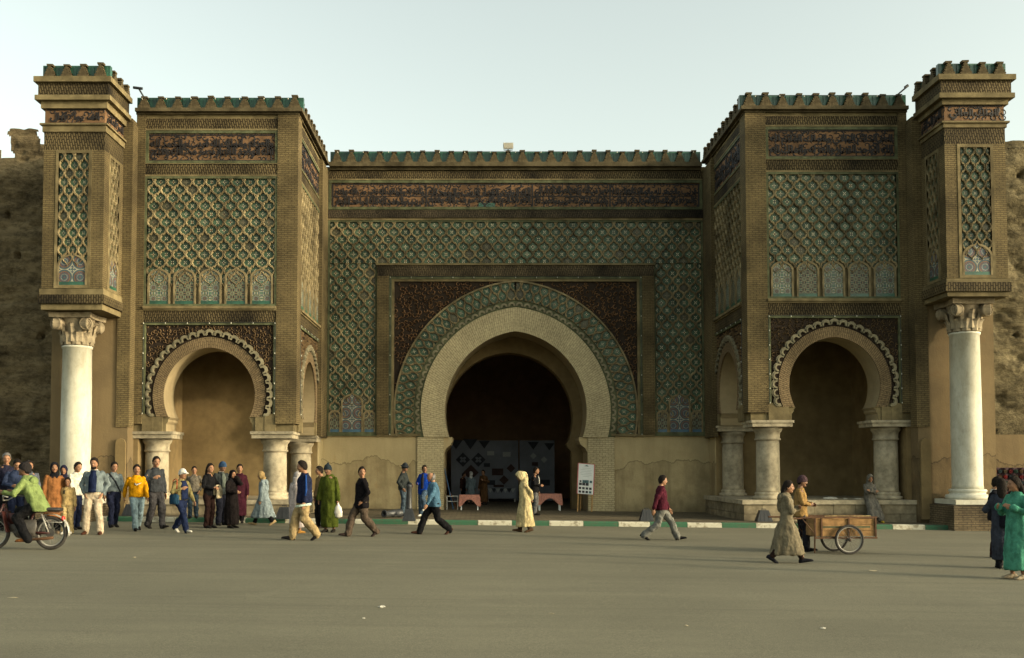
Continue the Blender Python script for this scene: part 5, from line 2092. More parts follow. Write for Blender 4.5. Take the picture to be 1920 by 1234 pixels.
person('person in black top and dark brown trousers holding a pale jacket', 391, 990, 869, face=60, arms=('waist', 'waist'), female=True, hair='long', top=BLACK, bottom=(.026, .014, .012), hem=.84, group=GP,
       extra=cloth_over_arm('pale jacket held over an arm by the person in black', (.45, .38, .26), 1))
person('person in blue cap and dark blazer over a grey waistcoat', 415, 985, 866, face=40, head=(15, 0), arms=('down', 'down'), skin=SKD, hair='kufi', hairc=(.035, .065, .12), top=(.03, .035, .035), bottom=(.012, .013, .02), hem=.82, collar=WSH, loose=1.1, extra=bodypanel('waistcoat', (.10, .115, .10), -.06, .06, .1, .5), group=GP)
person('person in black headscarf and long black robe, hand raised to the mouth', 434, 990, 881, face=55, arms=('waist', 'mouth'), female=True, hair='scarf', hairc=(.009, .008, .009), robe=(.010, .008, .008), robe_hem=.10, group=GP)
person('person in long maroon coat behind the black robe', 447, 981, 870, face=10, arms=('down', 'down'), female=True, hair='bun', robe=(.035, .010, .016), robe_hem=.22, bottom=BLACK, group=GP)
person('person in pale blue robe and tan headscarf, hurrying towards the crowd', 494, 985, 881, face=-88, stride=.62, lead=1, arms=('down', 'down'), female=True, hair='scarf', hairc=(.28, .20, .10), robe=(.21, .25, .26), robe_hem=.24, bottom=BLACK, shoes=(.35, .26, .15), lean=.08, hood='down', group=GP)
person('person in white robe half hidden behind the blue jacket and tan trousers', 556, 1000, 884, face=150, arms=('down', 'down'), female=True, hair='scarf', hairc=(.30, .28, .27), robe=(.40, .35, .33), robe_hem=.16, shoes=(.35, .19, .06), group=GP)
person('person in navy jacket with blue sleeve stripe and tan trousers, walking', 570, 1013, 861, face=-68, stride=.50, lead=1, arms=('down', 'down'), head=(-8, 0), top=(.014, .018, .040), bottom=(.31, .235, .13), shoes=BLACK, hem=.80, loose=1.25, extra=many(stripes((.035, .085, .28), 1), newspaper('rolled newspaper in the hand of the person with tan trousers', 1)), group=GP)
person('person in tan jacket, partly hidden by the green robe', 601, 990, 874, face=-50, head=(-25, 0), arms=('down', 'down'), top=(.16, .11, .055), bottom=BLACK, group=GP)
person('person in long olive green hooded robe and dark knit hat', 618, 998, 871, face=-12, head=(-15, 0), arms=('down', 'down'), hair='beanie', hairc=(.02, .028, .035), robe=(.052, .066, .014), robe_hem=.13, hood='down', beard='moustache', skin=SKD, group=GP, extra=plastic_bag('white plastic bag in the hand of the green robed person'))
person('person in black jacket and brown trousers, walking past the wall', 678, 1006, 871, face=-62, stride=.66, lead=1, head=(72, 0), arms=('pocket', 'pocket'), top=(.008, .007, .008), bottom=(.072, .055, .042), shoes=(.03, .02, .018), hem=.72, loose=1.25, group=GP)
# in front of the arch
person('person in brimmed hat, dark jacket and jeans, leaning on the black bollard', 756, 968, 869, face=68, pave=KH, arms=('pocket', (-.02, .30, 1.02)), skin=SKD, hair='hat', hairc=(.03, .035, .04), top=(.03, .035, .035), bottom=(.05, .068, .085), hem=.86, group='people in front of the arch')
person('person in bright blue padded jacket and jeans behind the bollard', 795, 968, 872, face=-20, pave=KH, feet=((.02, 0, 0), (.18, .20, 0)), arms=((.16, .22, 1.08), 'down'), head=(45, 0), skin=SKD, top=(.018, .05, .27), bottom=(.06, .09, .13), shoes=WSH, hem=.72, loose=1.22, collar=(.02, .03, .1), extra=bodypanel('shirt_front', (.03, .03, .035), -.05, .05, .0, .5), group='people in front of the arch')
person('balding person in blue denim shirt and black trousers, walking', 814, 1002, 879, face=-72, stride=.78, lead=1, arms=('back', 'fwd'), head=(-12, 0), lean=.06, hair='bald', hairc='hair_grey', top=(.065, .125, .18), bottom=BLACK, shoes=(.045, .02, .014), hem=.80, loose=1.25, group='people in front of the arch')
person('person in cream robe with the hood up, hands clasped behind the back', 984, 998, 884, face=-80, stride=.26, lead=1, arms=('behind', 'behind'), head=(0, 14), lean=.08, skin=SKD, hair='hood', hairc=(.42, .355, .21), robe=(.41, .345, .20), robe_hem=.16, shoes=(.06, .035, .02), bottom=(.05, .035, .025), group='people in front of the arch')
person('person in dark suit with white shirt front, inside the archway', 1003, 966, 876, face=70, pave=KH, arms=('waist', 'down'), top=(.010, .010, .011), bottom=(.10, .10, .10), hem=.80, extra=bodypanel('shirt_front', (.55, .54, .48), .0, .06, .2, .5), group='people in front of the arch')
GH = 'people in the dark passage'
def inside(label, px, Y, hy, **kw):
    x = at(px, 900, Y)[0]
    person(label, px, 0, 0, pos=(x, Y, zg(x) + KH), H=zat(px, hy, Y) - zg(x) - KH, group=GH, **kw)
inside('dim person in dark coat farthest left in the passage', 868, 6.2, 886, face=60, arms=('down', 'down'), top=(.04, .02, .015), bottom=BLACK)
inside('dim person in pale blue dress and white headscarf in the passage', 883, 5.6, 884, face=180, arms=('down', 'down'), female=True, hair='scarf', hairc=(.5, .5, .48), robe=(.16, .20, .22), robe_hem=.3)
inside('dim person in brown robe in the passage', 907, 5.2, 881, face=-40, arms=('down', 'chest'), robe=(.11, .06, .03), robe_hem=.15)
# right half
person('person in maroon sweater and grey jeans striding past the wall', 1240, 1013, 883, face=84, stride=.86, lead=-1, arms=('back', 'fwd'), top=(.055, .012, .020), bottom=(.145, .145, .130), shoes=BLACK, hem=.84, loose=1.2, collar=(.03, .008, .014))
person('person in grey tan robe and black heels, arms folded, walking', 1476, 1056, 897, face=76, loose=.9, stride=.62, lead=-1, arms=('cross', 'cross'), head=(5, 0), female=True, hair='long', robe=(.165, .142, .098), robe_hem=.17, shoes=(.012, .012, .016), hood='down', bottom=(.02, .012, .010))
person('person in ochre jacket and patterned knit cap between the robe and the handcart', 1502, 1034, 892, face=70, stride=.30, lead=1, arms=('waist', 'waist'), skin=SKD, hair='kufi', hairc=(.055, .035, .04), top=(.25, .16, .07), bottom=(.012, .012, .016), shoes=BLACK, hem=.78, loose=1.1, beard='moustache')
xs_, zz_ = at(1637, 940, -6.0)
person('person in grey hooded robe and yellow slippers seated on the tower platform', 1638, 0, 0, pos=(xs_, -5.88, zg(xs_) + KH), H=1.52, pelvis=(-.12, .84), feet=((.26, 0, 0, .12), (.23, .0, 0, .22)), arms=('cross', 'cross'), female=True, hair='hood', hairc=(.14, .13, .11), robe=(.13, .122, .105), shoes=(.42, .30, .05), lean=.05)
person('person in dark suit, white shirt and tie beside the pedestal', 1868, 1046, 894, face=70, arms=('down', 'down'), top=(.010, .010, .013), bottom=(.02, .008, .010), hem=.78, collar=WSH)
person('person in long slate coat with a black shoulder bag, seen from behind', 1884, 1066, 898, face=158, arms=('waist', 'chest'), female=True, hair='long', robe=(.038, .042, .055), robe_hem=.16, bottom=(.012, .012, .016), shoes=BLACK,
       extra=bag_at('black shoulder bag hanging on the slate coat', (-.05, .22, .02), (.15, .05, .15), (.010, .010, .014)))
person('person in turquoise robe at the frame edge, embracing a friend', 1909, 1086, 894, face=-78, arms=('chest', 'chest'), female=True, hair='long', robe=(.075, .235, .165), robe_hem=.16, shoes=(.25, .21, .15), hood='down')
# ------------------------------------------------------------------ vehicles and things in the square
M['rubber'] = m_plain('tyre_rubber', (.035, .032, .028), .25, 12, .85, .2, .2)
M['cart_wood'] = m_plain('cart_boards', (.24, .14, .058), .45, 7, .85, .15, .4, 30, .3)
M['rust'] = m_plain('rusty_angle_iron', (.085, .042, .020), .5, 12, .8, .25, .4)
M['red_paint'] = m_plain('red_enamel', (.040, .011, .009), .3, 8, .45, .4, .1)
M['chrome'] = m_plain('dull_chrome', (.26, .25, .22), .2, 8, .35, .5, .05)
M['lens_red'] = m_plain('red_lens', (.45, .02, .012), .1, 8, .25, .5, 0)
M['black_vinyl'] = m_plain('black_vinyl', (.02, .018, .017), .2, 8, .5, .4, .1)
M['dark_engine'] = m_plain('greasy_engine', (.05, .045, .038), .4, 14, .5, .4, .3)

M['steel_dark'] = m_plain('tarnished_steel', (.12, .11, .095), .3, 9, .5, .4, .1)
def wheel(parent, c, r, tyre, spokes=18, w=.03, hub=.04):
    """spoked wheel in the local XZ plane: tyre is the part, with rim, hub and spokes"""
    b = MB()
    def tor(R0, rt, n=36, m=8):
        L = []
        for i in range(n + 1):
            a = 2 * pi * i / n
            L.append([((R0 + rt * math.cos(2 * pi * q / m)) * math.cos(a), rt * math.sin(2 * pi * q / m), (R0 + rt * math.cos(2 * pi * q / m)) * math.sin(a)) for q in range(m)])
        return L
    b.loft(tor(r - tyre, tyre), caps=(False, False))
    o = b.build('wheel', M['rubber'], parent, Matrix.Translation(c), smooth=True)
    b = MB()
    b.loft(tor(r - tyre * 2.1, tyre * .42, 36, 6), caps=(False, False))
    b.build('rim', M['chrome'], o, smooth=True)
    b = MB()
    b.loft([[(hub * k * math.cos(2 * pi * q / 12), y, hub * k * math.sin(2 * pi * q / 12)) for q in range(12)] for y, k in ((-w - .02, .4), (-w, 1), (-w * .4, .6), (w * .4, .6), (w, 1), (w + .02, .4))])
    b.build('hub', M['dark_engine'], o, smooth=True)
    b = MB()
    for i in range(spokes):
        a = 2 * pi * i / spokes
        a2 = a + (.35 if i % 2 else -.35)
        y = w * (.9 if i % 4 < 2 else -.9)
        b.tube([(hub * .9 * math.cos(a2), y, hub * .9 * math.sin(a2)), ((r - tyre * 2.2) * math.cos(a), 0, (r - tyre * 2.2) * math.sin(a))], .0028, 4)
    b.build('spokes', M['steel_dark'], o)
    return o

def handcart():
    X, Y = gnd(1593, 1040)
    root = empty('handcart', (X, Y, zg(X)), R(3))
    r = .30
    ax = r
    L0, L1 = -.68, .56
    zb, zt = .36, .715
    wdt = .62
    y0, y1 = .06, .06 + wdt
    wheel(root, (0, 0, r), r, .026, 20)
    wheel(root, (0, y1 + .06, r), r, .026, 20)
    b = MB()
    b.tube([(0, -.06, ax), (0, y1 + .12, ax)], .014, 8)
    b.build('axle', M['rust'], root)
    # boards, one by one
    for k in range(3):
        z0 = zb + (zt - zb) * k / 3
        for yy in (y0, y1 - .022):
            b = MB()
            b.box(L0, L1, yy, yy + .022, z0 + .003, zb + (zt - zb) * (k + 1) / 3 - .003)
            b.build('side_board', M['cart_wood'], root)
        for xx in (L0, L1 - .022):
            b = MB()
            b.box(xx, xx + .022, y0 + .023, y1 - .023, z0 + .003, zb + (zt - zb) * (k + 1) / 3 - .003)
            b.build('end_board', M['cart_wood'], root)
    for k in range(5):
        b = MB()
        b.box(L0 + .023, L1 - .023, y0 + .023 + (wdt - .046) * k / 5, y0 + .023 + (wdt - .046) * (k + 1) / 5 - .006, zb + .004, zb + .024)
        b.build('floor_board', M['cart_wood'], root)
    for yy, sg in ((y0, -1), (y1, 1)):
        for x in (L0 + .12, L0 - .012, (L0 + L1) / 2 + .06, L1 - .012):
            b = MB()
            ya, yb = sorted((yy, yy + sg * .03))
            b.box(x, x + .03, ya, yb, zb - .05, zt + .012)
            b.build('corner_post', M['rust'], root)
        for z in (zb - .045, zt + .012):
            b = MB()
            ya, yb = sorted((yy, yy + sg * .034))
            b.box(L0 - .02, L1 + .03, ya, yb, z, z + .032)
            b.build('rail', M['rust'], root)
        b = MB()
        yy2 = yy + sg * .02
        b.tube([(L0 + .05, yy2, zt + .03), (L0 - .35, yy2, zt + .005), (L0 - .72, yy2, zt + .01)], .019, 8)
        b.build('handle', M['rust'], root)
        b = MB()
        b.tube([(L0 + .0, yy2, zb + .04), (L0 - .26, yy2, zt + .0)], .010, 6)
        b.build('handle_brace', M['rust'], root)
    b = MB()
    b.tube([(L0 + .04, y0 + .1, zb), (L0 + .03, y0 + .1, .02)], [.016, .016], 8)
    b.build('prop_leg', M['rust'], root)
    b = MB()
    b.box(L0 + .14, L1 - .10, y0 - .0045, y0 - .0005, zb + .17, zb + .205)
    b.build('paint_stripe', M['green_trim'], root)
    b = MB()
    b.tube([(L0 + .2, y0 - .01, zt + .05), (L0 + .5, y0 + .05, zt + .055), (L0 + .8, y0 - .0, zt + .05), (L0 + 1.2, y0 + .1, zt + .05)], .009, 6)
    b.build('rope', cloth((.32, .25, .13)), root)
    tag(root, 'wooden two-wheeled handcart with spoked wheels standing on the road', 'handcart')
handcart()

def moped():
    X, Y = gnd(95, 1031)
    root = empty('moped', (X, Y, zg(X)), R(-2))
    r = .325
    wheel(root, (0, 0, r), r, .036, 24)
    wb = -1.12
    wheel(root, (wb, 0, r), r, .036, 24)
    T = lambda nm, mat, pts, rad, n=8: MB().tube(pts, rad, n).build(nm, M[mat], root, smooth=True)
    # frame, fork, bars
    T('frame', 'red_paint', [(-.02, 0, r), (-.34, 0, r - .02), (-.62, 0, .36), (-.86, 0, .62), (-.90, 0, .80)], [.02, .026, .035, .035, .028])
    T('seat_tube', 'red_paint', [(-.46, 0, .36), (-.34, 0, .70)], [.03, .025])
    for y in (-.055, .055):
        T('fork', 'red_paint', [(wb, y, r), (wb + .10, y, .62), (wb + .2, y * .6, .88)], [.016, .022, .02])
        T('shock_absorber', 'chrome', [(-.02, y * 1.2, r + .02), (-.16, y * 1.2, .68)], [.014, .018])
        T('rear_arm', 'red_paint', [(.0, y, r), (-.40, y, .34)], [.014, .018])
        T('rack_strut', 'chrome', [(-.13, y, .66), (-.05, y, .53), (.24, y, .53)], [.008, .008, .008], 6)
    T('handlebar', 'chrome', [(wb + .42, -.30, 1.02), (wb + .30, -.26, 1.04), (wb + .22, -.1, .95), (wb + .22, .1, .95), (wb + .30, .26, 1.04), (wb + .42, .30, 1.02)], .013)
    b = MB()
    L = []
    for k in range(12):
        a = R(-10 + 150 * k / 11)
        rr = r + .035
        L.append([(rr * q * math.cos(a), y, r + rr * q * math.sin(a)) for q, y in ((1, -.045), (1.03, 0), (1, .045), (.985, .045), (1.012, 0), (.985, -.045))])
    b.loft(L)
    b.build('rear_fender', M['chrome'], root, smooth=True)
    b = MB()
    b.loft([[(x, y * .5, r + z) for x, y, z in [((r + .035) * q * math.cos(a) + wb, yy * 2, (r + .035) * q * math.sin(a)) for q, yy in ((1, -.04), (1.03, 0), (1, .04), (.985, .04), (1.01, 0), (.985, -.04))]] for a in [R(20 + 120 * k / 9) for k in range(10)]])
    b.build('front_fender', M['red_paint'], root, smooth=True)
    # long seat
    e = PB()
    e.loft([[(x, w * math.cos(2 * pi * q / 12), z + h * math.sin(2 * pi * q / 12)) for q in range(12)] for x, w, z, h in ((.20, .08, .775, .02), (.19, .11, .775, .035), (-.1, .12, .775, .04), (-.35, .11, .775, .045), (-.50, .08, .765, .035), (-.54, .04, .76, .015))])
    e.build('seat', M['black_vinyl'], root, smooth=True)
    b = MB()
    b.box(-.48, .20, -.10, .10, .715, .735)
    b.build('rack', M['rust'], root)
    b = PB()
    b.ell((.235, 0, .60), (.035, .05, .05), 12, 8)
    b.build('tail_light', M['lens_red'], root, smooth=True)
    b = MB()
    b.box(.29, .30, -.07, .07, .44, .53)
    b.build('number_plate', M['chrome'], root)
    e = PB()
    e.ell((-.60, 0, .34), (.13, .11, .12), 14, 8)
    e.ell((-.72, 0, .44), (.09, .07, .10), 12, 8)
    e.loft([[(x, -.08 + .02 * math.cos(2 * pi * q / 16), .33 + rr * math.sin(2 * pi * q / 16) + 0) for q in range(16)] for x, rr in ((-.7, .02), (-.5, .02))])
    fuse(e, 'engine', M['dark_engine'], .014, 1, root)
    T('exhaust', 'rust', [(-.60, -.11, .27), (-.40, -.12, .20), (-.10, -.12, .22), (.10, -.12, .24)], [.016, .02, .03, .026])
    b = MB()
    b.loft([[(rr * math.cos(2 * pi * q / 20), y, r + rr * math.sin(2 * pi * q / 20)) for q in range(20)] for rr, y in ((.02, -.05), (.085, -.05), (.085, -.035), (.02, -.035))])
    b.build('sprocket', M['dark_engine'], root)
    e = PB()
    e.rings([(-.70, 0, .50, .10, .07), (-.72, 0, .60, .13, .09), (-.75, 0, .70, .10, .08)], 14)
    e.build('fuel_tank', M['red_paint'], root, smooth=True)
    T('pedal_crank', 'chrome', [(-.46, -.13, .26), (-.46, -.10, .31), (-.50, -.10, .30)], .012)
    for y in (-.13, .13):
        e = PB()
        e.rings([(-.42, y * .8, .24, .17, .03), (-.44, y, .34, .20, .045), (-.40, y, .46, .19, .045), (-.36, y * .8, .58, .12, .03)], 14)
        e.build('side_panel', M['dark_engine'], root, smooth=True)
        e = PB()
        e.loft([[(-.80 - .10 * t, y * w, .34 + .40 * t) for w in (.3, 1.25)] + [(-.78 - .10 * t, y * w, .34 + .40 * t) for w in (1.25, .3)] for t in (0, .3, .7, 1)])
        e.build('leg_shield', M['red_paint'], root)
    tag(root, 'red moped with chrome rear fender ridden past the crowd', 'moped')
    # rider: pelvis over the seat, facing left in the picture
    px_, k = -.30, 1.0
    m = Matrix.Translation((X, Y, zg(X))) @ Matrix.Rotation(R(-2), 4, 'Z')
    p = m @ Vector((-.26, 0, 0))
    person('rider in lime green hooded jacket and dark knit hat on the moped', 70, 0, 0, pos=(p.x, p.y, p.z), H=1.80, face=-92, pelvis=(0, .87), feet=((.30, .22, 0, .17), (.12, .16, 0, .17)), lean=.46,
           arms=((.22, .56, 1.12, 0), (.22, .56, 1.12, 0)), head=(0, -14), skin=SKD, hair='beanie', hairc=(.02, .018, .018), top=(.175, .225, .09), bottom=(.010, .010, .012), shoes=(.20, .085, .035), hem=.74, loose=1.25, hood='down', group=None)
moped()

# ------------------------------------------------------------------ street furniture on the pavement
GB = 'black trapezoid iron boxes along the kerb'
def light_box(px, py, label, w=.46, post=False):
    X, Y = gnd(px, py, KH)
    root = empty('iron_box' if not post else 'bollard', (X, Y, zg(X) + KH))
    b = MB()
    h = .34
    t = .55
    d = .16
    b.loft([[(-w / 2, -d, 0), (w / 2, -d, 0), (w / 2, d, 0), (-w / 2, d, 0)], [(-w / 2, -d, .03), (w / 2, -d, .03), (w / 2, d, .03), (-w / 2, d, .03)],
            [(-w / 2 * t, -d * .6, h), (w / 2 * t, -d * .6, h), (w / 2 * t, d * .6, h), (-w / 2 * t, d * .6, h)]])
    b.build('housing', M['black_iron'], root)
    for k in (-1, 0, 1):
        b = MB()
        b.loft([[(k * w * .28 - .012, -d - .006, .04), (k * w * .28 + .012, -d - .006, .04), (k * w * .28 + .012, -d + .02, .04), (k * w * .28 - .012, -d + .02, .04)],
                [(k * w * .18 - .012, -d * .62 - .006, h - .02), (k * w * .18 + .012, -d * .62 - .006, h - .02), (k * w * .18 + .012, -d * .5, h - .02), (k * w * .18 - .012, -d * .5, h - .02)]])
        b.build('rib', M['black_iron'], root)
    if post:
        b = MB()
        b.lathe([(.09, h + .001), (.085, h + .03), (.075, h + .06), (.072, .95), (.085, .97), (.085, 1.0), (.06, 1.03), (.01, 1.05)], n=16)
        b.build('post', M['black_iron'], root, smooth=True)
    else:
        b = MB()
        b.tube([(-.07, 0, h - .01), (-.07, 0, h + .035), (.07, 0, h + .035), (.07, 0, h - .01)], .012, 6)
        b.build('handle', M['black_iron'], root)
    tag(root, label, 'bollard' if post else 'box', None if post else GB)
light_box(246, 967, 'black trapezoid iron box behind the person in the denim jacket')
light_box(533, 973, 'black trapezoid iron box at the foot of the lit tower columns')
light_box(767, 977, 'black iron bollard with sloping foot, two people lean on it', .36, True)
light_box(1212, 977, 'black trapezoid iron box behind the person in maroon', .40)
light_box(1432, 978, 'black trapezoid iron box by the pale column of the shaded tower')

def cannon(px, py, rz, label, L=1.0, r=.09, block=False):
    X, Y = gnd(px, py, KH)
    root = empty('cannon', (X, Y, zg(X) + KH), rz)
    b = MB()
    prof = [(.0, -.06), (.03, -.05), (.035, -.02), (.04, .0), (r, .02), (r * 1.12, .04), (r * 1.12, .08), (r, .10), (r * .92, .45 * L), (r * .98, .46 * L), (r * .98, .50 * L), (r * .85, .52 * L), (r * .72, .90 * L), (r * .95, .95 * L), (r * 1.0, L), (r * .62, L), (r * .55, L - .02), (r * .5, L * .7)]
    n = 20
    b.loft([[(rr * math.cos(2 * pi * q / n), -y, r * 1.14 + rr * math.sin(2 * pi * q / n)) for q in range(n)] for rr, y in prof])
    b.build('barrel', M['black_iron'], root, smooth=True)
    b = MB()
    b.tube([(-.17, -.45 * L, r * 1.14), (.17, -.45 * L, r * 1.14)], .035, 10)
    b.build('trunnion', M['black_iron'], root, smooth=True)
    if block:
        b = MB()
        b.loft([[(-.2, -.55, 0), (.2, -.55, 0), (.2, -.25, 0), (-.2, -.25, 0)], [(-.13, -.5, .28), (.13, -.5, .28), (.13, -.3, .28), (-.13, -.3, .28)]])
        b.build('cradle', M['black_iron'], root)
    tag(root, label, 'cannon', 'old cannons lying on the pavement')
cannon(752, 970, R(-38), 'short black cannon with its muzzle out, at the foot of the bollard', .75, .115)
cannon(1697, 971, R(82), 'black cannon on a block, at the pedestal of the tall column', 1.45, .10, True)
cannon(1772, 969, R(60), 'dark cannon barrel lying beside the pedestal, behind the other cannon', .7, .10)

# easel with a poster
def easel():
    X, Z = at(1096, 955, -.75)
    root = empty('easel_sign', (X, -.75, zg(X) + KH), R(6))
    til = R(12)
    m = Matrix.Rotation(til, 4, 'X') @ Matrix.Rotation(R(-3.5), 4, 'Y')
    m = Matrix.Rotation(-til, 4, 'X') @ Matrix.Rotation(R(5), 4, 'Y')
    b = MB()
    for x in (-.27, .24):
        b = MB()
        b.box(x, x + .045, .012, .05, .0, 1.78)
        b.build('leg', M['wood'], root, m)
    b = MB()
    b.tube([(0.02, .40, 1.55), (0, .78, .02)], .02, 6)
    b.build('back_leg', M['wood'], root)
    b = MB()
    b.box(-.31, .31, -.006, .010, .64, 1.76)
    bd = b.build('board', M['red_frame'], root, m)
    b = MB()
    b.box(-.275, .275, -.010, -.0065, .645, 1.74)
    b.build('poster', M['poster'], bd)
    rr = random.Random(3)
    for j, (z, n) in enumerate(((.72, 4), (.85, 4), (1.0, 3), (1.10, 4))):
        for i in range(n):
            w = .055 if j < 2 else rr.uniform(.04, .075)
            x = -.20 + .125 * i + rr.uniform(-.012, .012) * (j > 1)
            b = MB()
            b.box(x - w / 1.2, x + w / 1.2, -.0125, -.0103, z - w * .75, z + w * .75)
            b.build('printed_picture', M['ink'] if rr.random() < .7 else M['ink2'], bd)
    b = MB()
    b.prism([(-.08, 1.66), (.02, 1.655), (.09, 1.66), (.02, 1.71), (-.02, 1.69)], -.0125, -.0103)
    b.build('printed_mark', M['ink2'], bd)
    for z, w in ((1.58, .16), (1.52, .2), (1.46, .18), (1.40, .21), (1.34, .2), (1.28, .12)):
        b = MB()
        b.box(-w, w, -.0115, -.0103, z, z + .010)
        b.build('printed_line', M['ink3'], bd)
    tag(root, 'tall easel sign with a white poster of small pictures beside the archway', 'sign')
M['red_frame'] = m_plain('pink_board_edge', (.42, .13, .12), .15, 6, .8, .2, .1)
M['poster'] = m_plain('white_poster', (.58, .60, .58), .06, 4, .7, .3, 0)
M['ink'] = m_plain('dark_print', (.03, .03, .035), .4, 30, .7, .3, 0)
M['ink2'] = m_plain('teal_print', (.05, .10, .11), .4, 30, .7, .3, 0)
M['ink3'] = m_plain('grey_print', (.30, .32, .31), .1, 30, .7, .3, 0)
easel()

# tables with pink cloths
def cloth_table(px0, px1, Y, ztop, label, grp):
    x0, x1 = at(px0, 930, Y)[0], at(px1, 930, Y)[0]
    xm = (x0 + x1) / 2
    g = zg(xm) + KH
    root = empty('table', (xm, Y, g))
    w = (x1 - x0) / 2
    h = ztop - g
    d = .30
    for sx in (-1, 1):
        for sy in (-1, 1):
            b = MB()
            b.box(sx * (w - .06) - .02, sx * (w - .06) + .02, sy * (d - .05) - .02, sy * (d - .05) + .02, 0, h - .03)
            b.build('leg', M['poster'], root)
    b = MB()
    b.box(-w + .01, w - .01, -d + .01, d - .01, h - .03, h - .004)
    b.build('table_top', M['wood'], root)
    n = 44
    L = []
    def drop(a):
        c = abs(math.sin(2 * a)) ** 3
        return .16 + .26 * c
    per = []
    for i in range(n):
        a = 2 * pi * (i + .5) / n
        sx, sy = math.cos(a), math.sin(a)
        k = 1 / max(abs(sx), abs(sy))
        per.append((sx * k, sy * k, a))
    for t in (0, .02, .5, 1):
        L.append([((w + .005 + .03 * t + .018 * t * math.sin(9 * a)) * x, (d + .005 + .03 * t + .018 * t * math.sin(9 * a)) * y, h + .004 - t * drop(a) if t > .02 else h + (.006 if t == 0 else .004)) for x, y, a in per])
    b = MB()
    b.add([(0, 0, h + .006)], [])
    b.loft(L, caps=(True, False))
    o = b.build('tablecloth', M['pink_cloth'], None, Matrix.Translation((xm, Y, g)), smooth=False)
    tag(root, label, 'table', grp)
    tag(o, 'pink patterned cloth on the ' + label.split('table ', 1)[1] if False else 'pink cloth over the ' + label, 'tablecloth', 'pink tablecloths')
M['pink_cloth'] = m_plain('pink_checked_cloth', (.34, .155, .115), .35, 22, .9, .15, .3, 40, .1)
cloth_table(862, 899, .0, zat(880, 928, 0), 'small table beside the steel trestle', 'small tables at the archway')
cloth_table(1008, 1052, .25, zat(1030, 926, .25), 'small table between the dark suit and the easel', 'small tables at the archway')
# bare steel trestle and leaning poles
X0, _ = at(838, 957, -.1)
X1, _ = at(858, 957, -.1)
g = zg(X0) + KH
root = empty('steel_trestle', ((X0 + X1) / 2, -.1, g))
w = (X1 - X0) / 2
hh = zat(848, 930, -.1) - g
for sx in (-1, 1):
    for sy in (0, .4):
        b = MB()
        b.box(sx * w - .013, sx * w + .013, sy - .013, sy + .013, 0, hh)
        b.build('leg', M['steel'], root)
for z in (hh, hh * .62):
    for sy in (0, .4):
        b = MB()
        b.box(-w + .013, w - .013, sy - .011, sy + .011, z - .022, z)
        b.build('rail', M['steel'], root)
    for sx in (-1, 1):
        b = MB()
        b.box(sx * w - .011, sx * w + .011, .014, .386, z - .022, z)
        b.build('cross_rail', M['steel'], root)
tag(root, 'bare grey steel trestle frame at the jamb of the archway', 'trestle')
for (pa, pb, c, lab) in (((833, 878), (850, 956), (.05, .09, .16), 'blue pole leaning in the archway'), ((836, 905), (857, 956), (.16, .06, .03), 'thin brown pole leaning in the archway')):
    xa, za = at(*pa, .2)
    xb, zb = at(*pb, .12)
    b = MB()
    b.tube([(xb, .12, zg(xb) + KH + .012), (xa, .3, za)], .022 if c[2] > .1 else .014, 8)
    o = b.build('pole', cloth(c), None)
    tag(o, lab, 'pole')

# exhibition screen deep in the passage
YS = 9.8
x0, zt_ = at(846, 826, YS)
x1, zb_ = at(1040, 941, YS)
xm = at(973, 880, YS)[0]
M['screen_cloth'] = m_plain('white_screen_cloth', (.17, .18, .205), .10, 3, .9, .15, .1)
M['patch_dark'] = m_plain('dark_patch', (.03, .034, .042), .3, 5, .8, .2, .1)
M['patch_brown'] = m_plain('brown_patch', (.05, .028, .024), .3, 5, .8, .2, .1)
def screen(xa, xb, label, motifs):
    root = empty('exhibition_screen', ((xa + xb) / 2, YS, zg(0) + KH))
    I = Matrix.Translation((-(xa + xb) / 2, -YS, -zg(0) - KH))
    b = MB()
    b.box(xa, xb, YS, YS + .04, zg(0) + KH + .03, zt_)
    b.build('panel', M['screen_cloth'], root, I)
    for xx in (xa + .02, xb - .07):
        b = MB()
        b.box(xx, xx + .05, YS + .041, YS + .09, zg(0) + KH, zt_ + .03)
        b.build('post', M['black_iron'], root, I)
    for (px, py, r, kind, mt) in motifs:
        cx, cz = at(px, py, YS)
        b = MB()
        y0, y1 = YS - .012, YS - .0005
        if kind == 'd':
            b.prism([(cx + r, cz), (cx, cz + r), (cx - r, cz), (cx, cz - r)], y0, y1)
        elif kind == 't':
            b.prism([(cx - r, cz + r * .7), (cx, cz - r * .7), (cx + r, cz + r * .7)], y0, y1)
        else:
            b.prism([(cx - r, cz - r * .6), (cx + r, cz - r * .6), (cx + r, cz + r * .6), (cx - r, cz + r * .6)], y0, y1)
        o = b.build('patch', M[mt], root, I)
        if kind == 'd' and mt == 'patch_dark' and r > .3:
            b = MB()
            for k in range(4):
                a = pi / 4 + k * pi / 2
                p = [(cx + r * .28 * math.cos(a) + r * .2 * math.cos(a + t) * (1.3 if abs(math.cos(t)) > .7 else .8), cz + r * .28 * math.sin(a) + r * .2 * math.sin(a + t)) for t in [2 * pi * q / 10 for q in range(10)]]
                b.prism(p, y0 - .006, y0 - .0005, back=False)
            b.build('quatrefoil', M['screen_cloth'], o)
    tag(root, label, 'screen', 'exhibition screens in the passage')
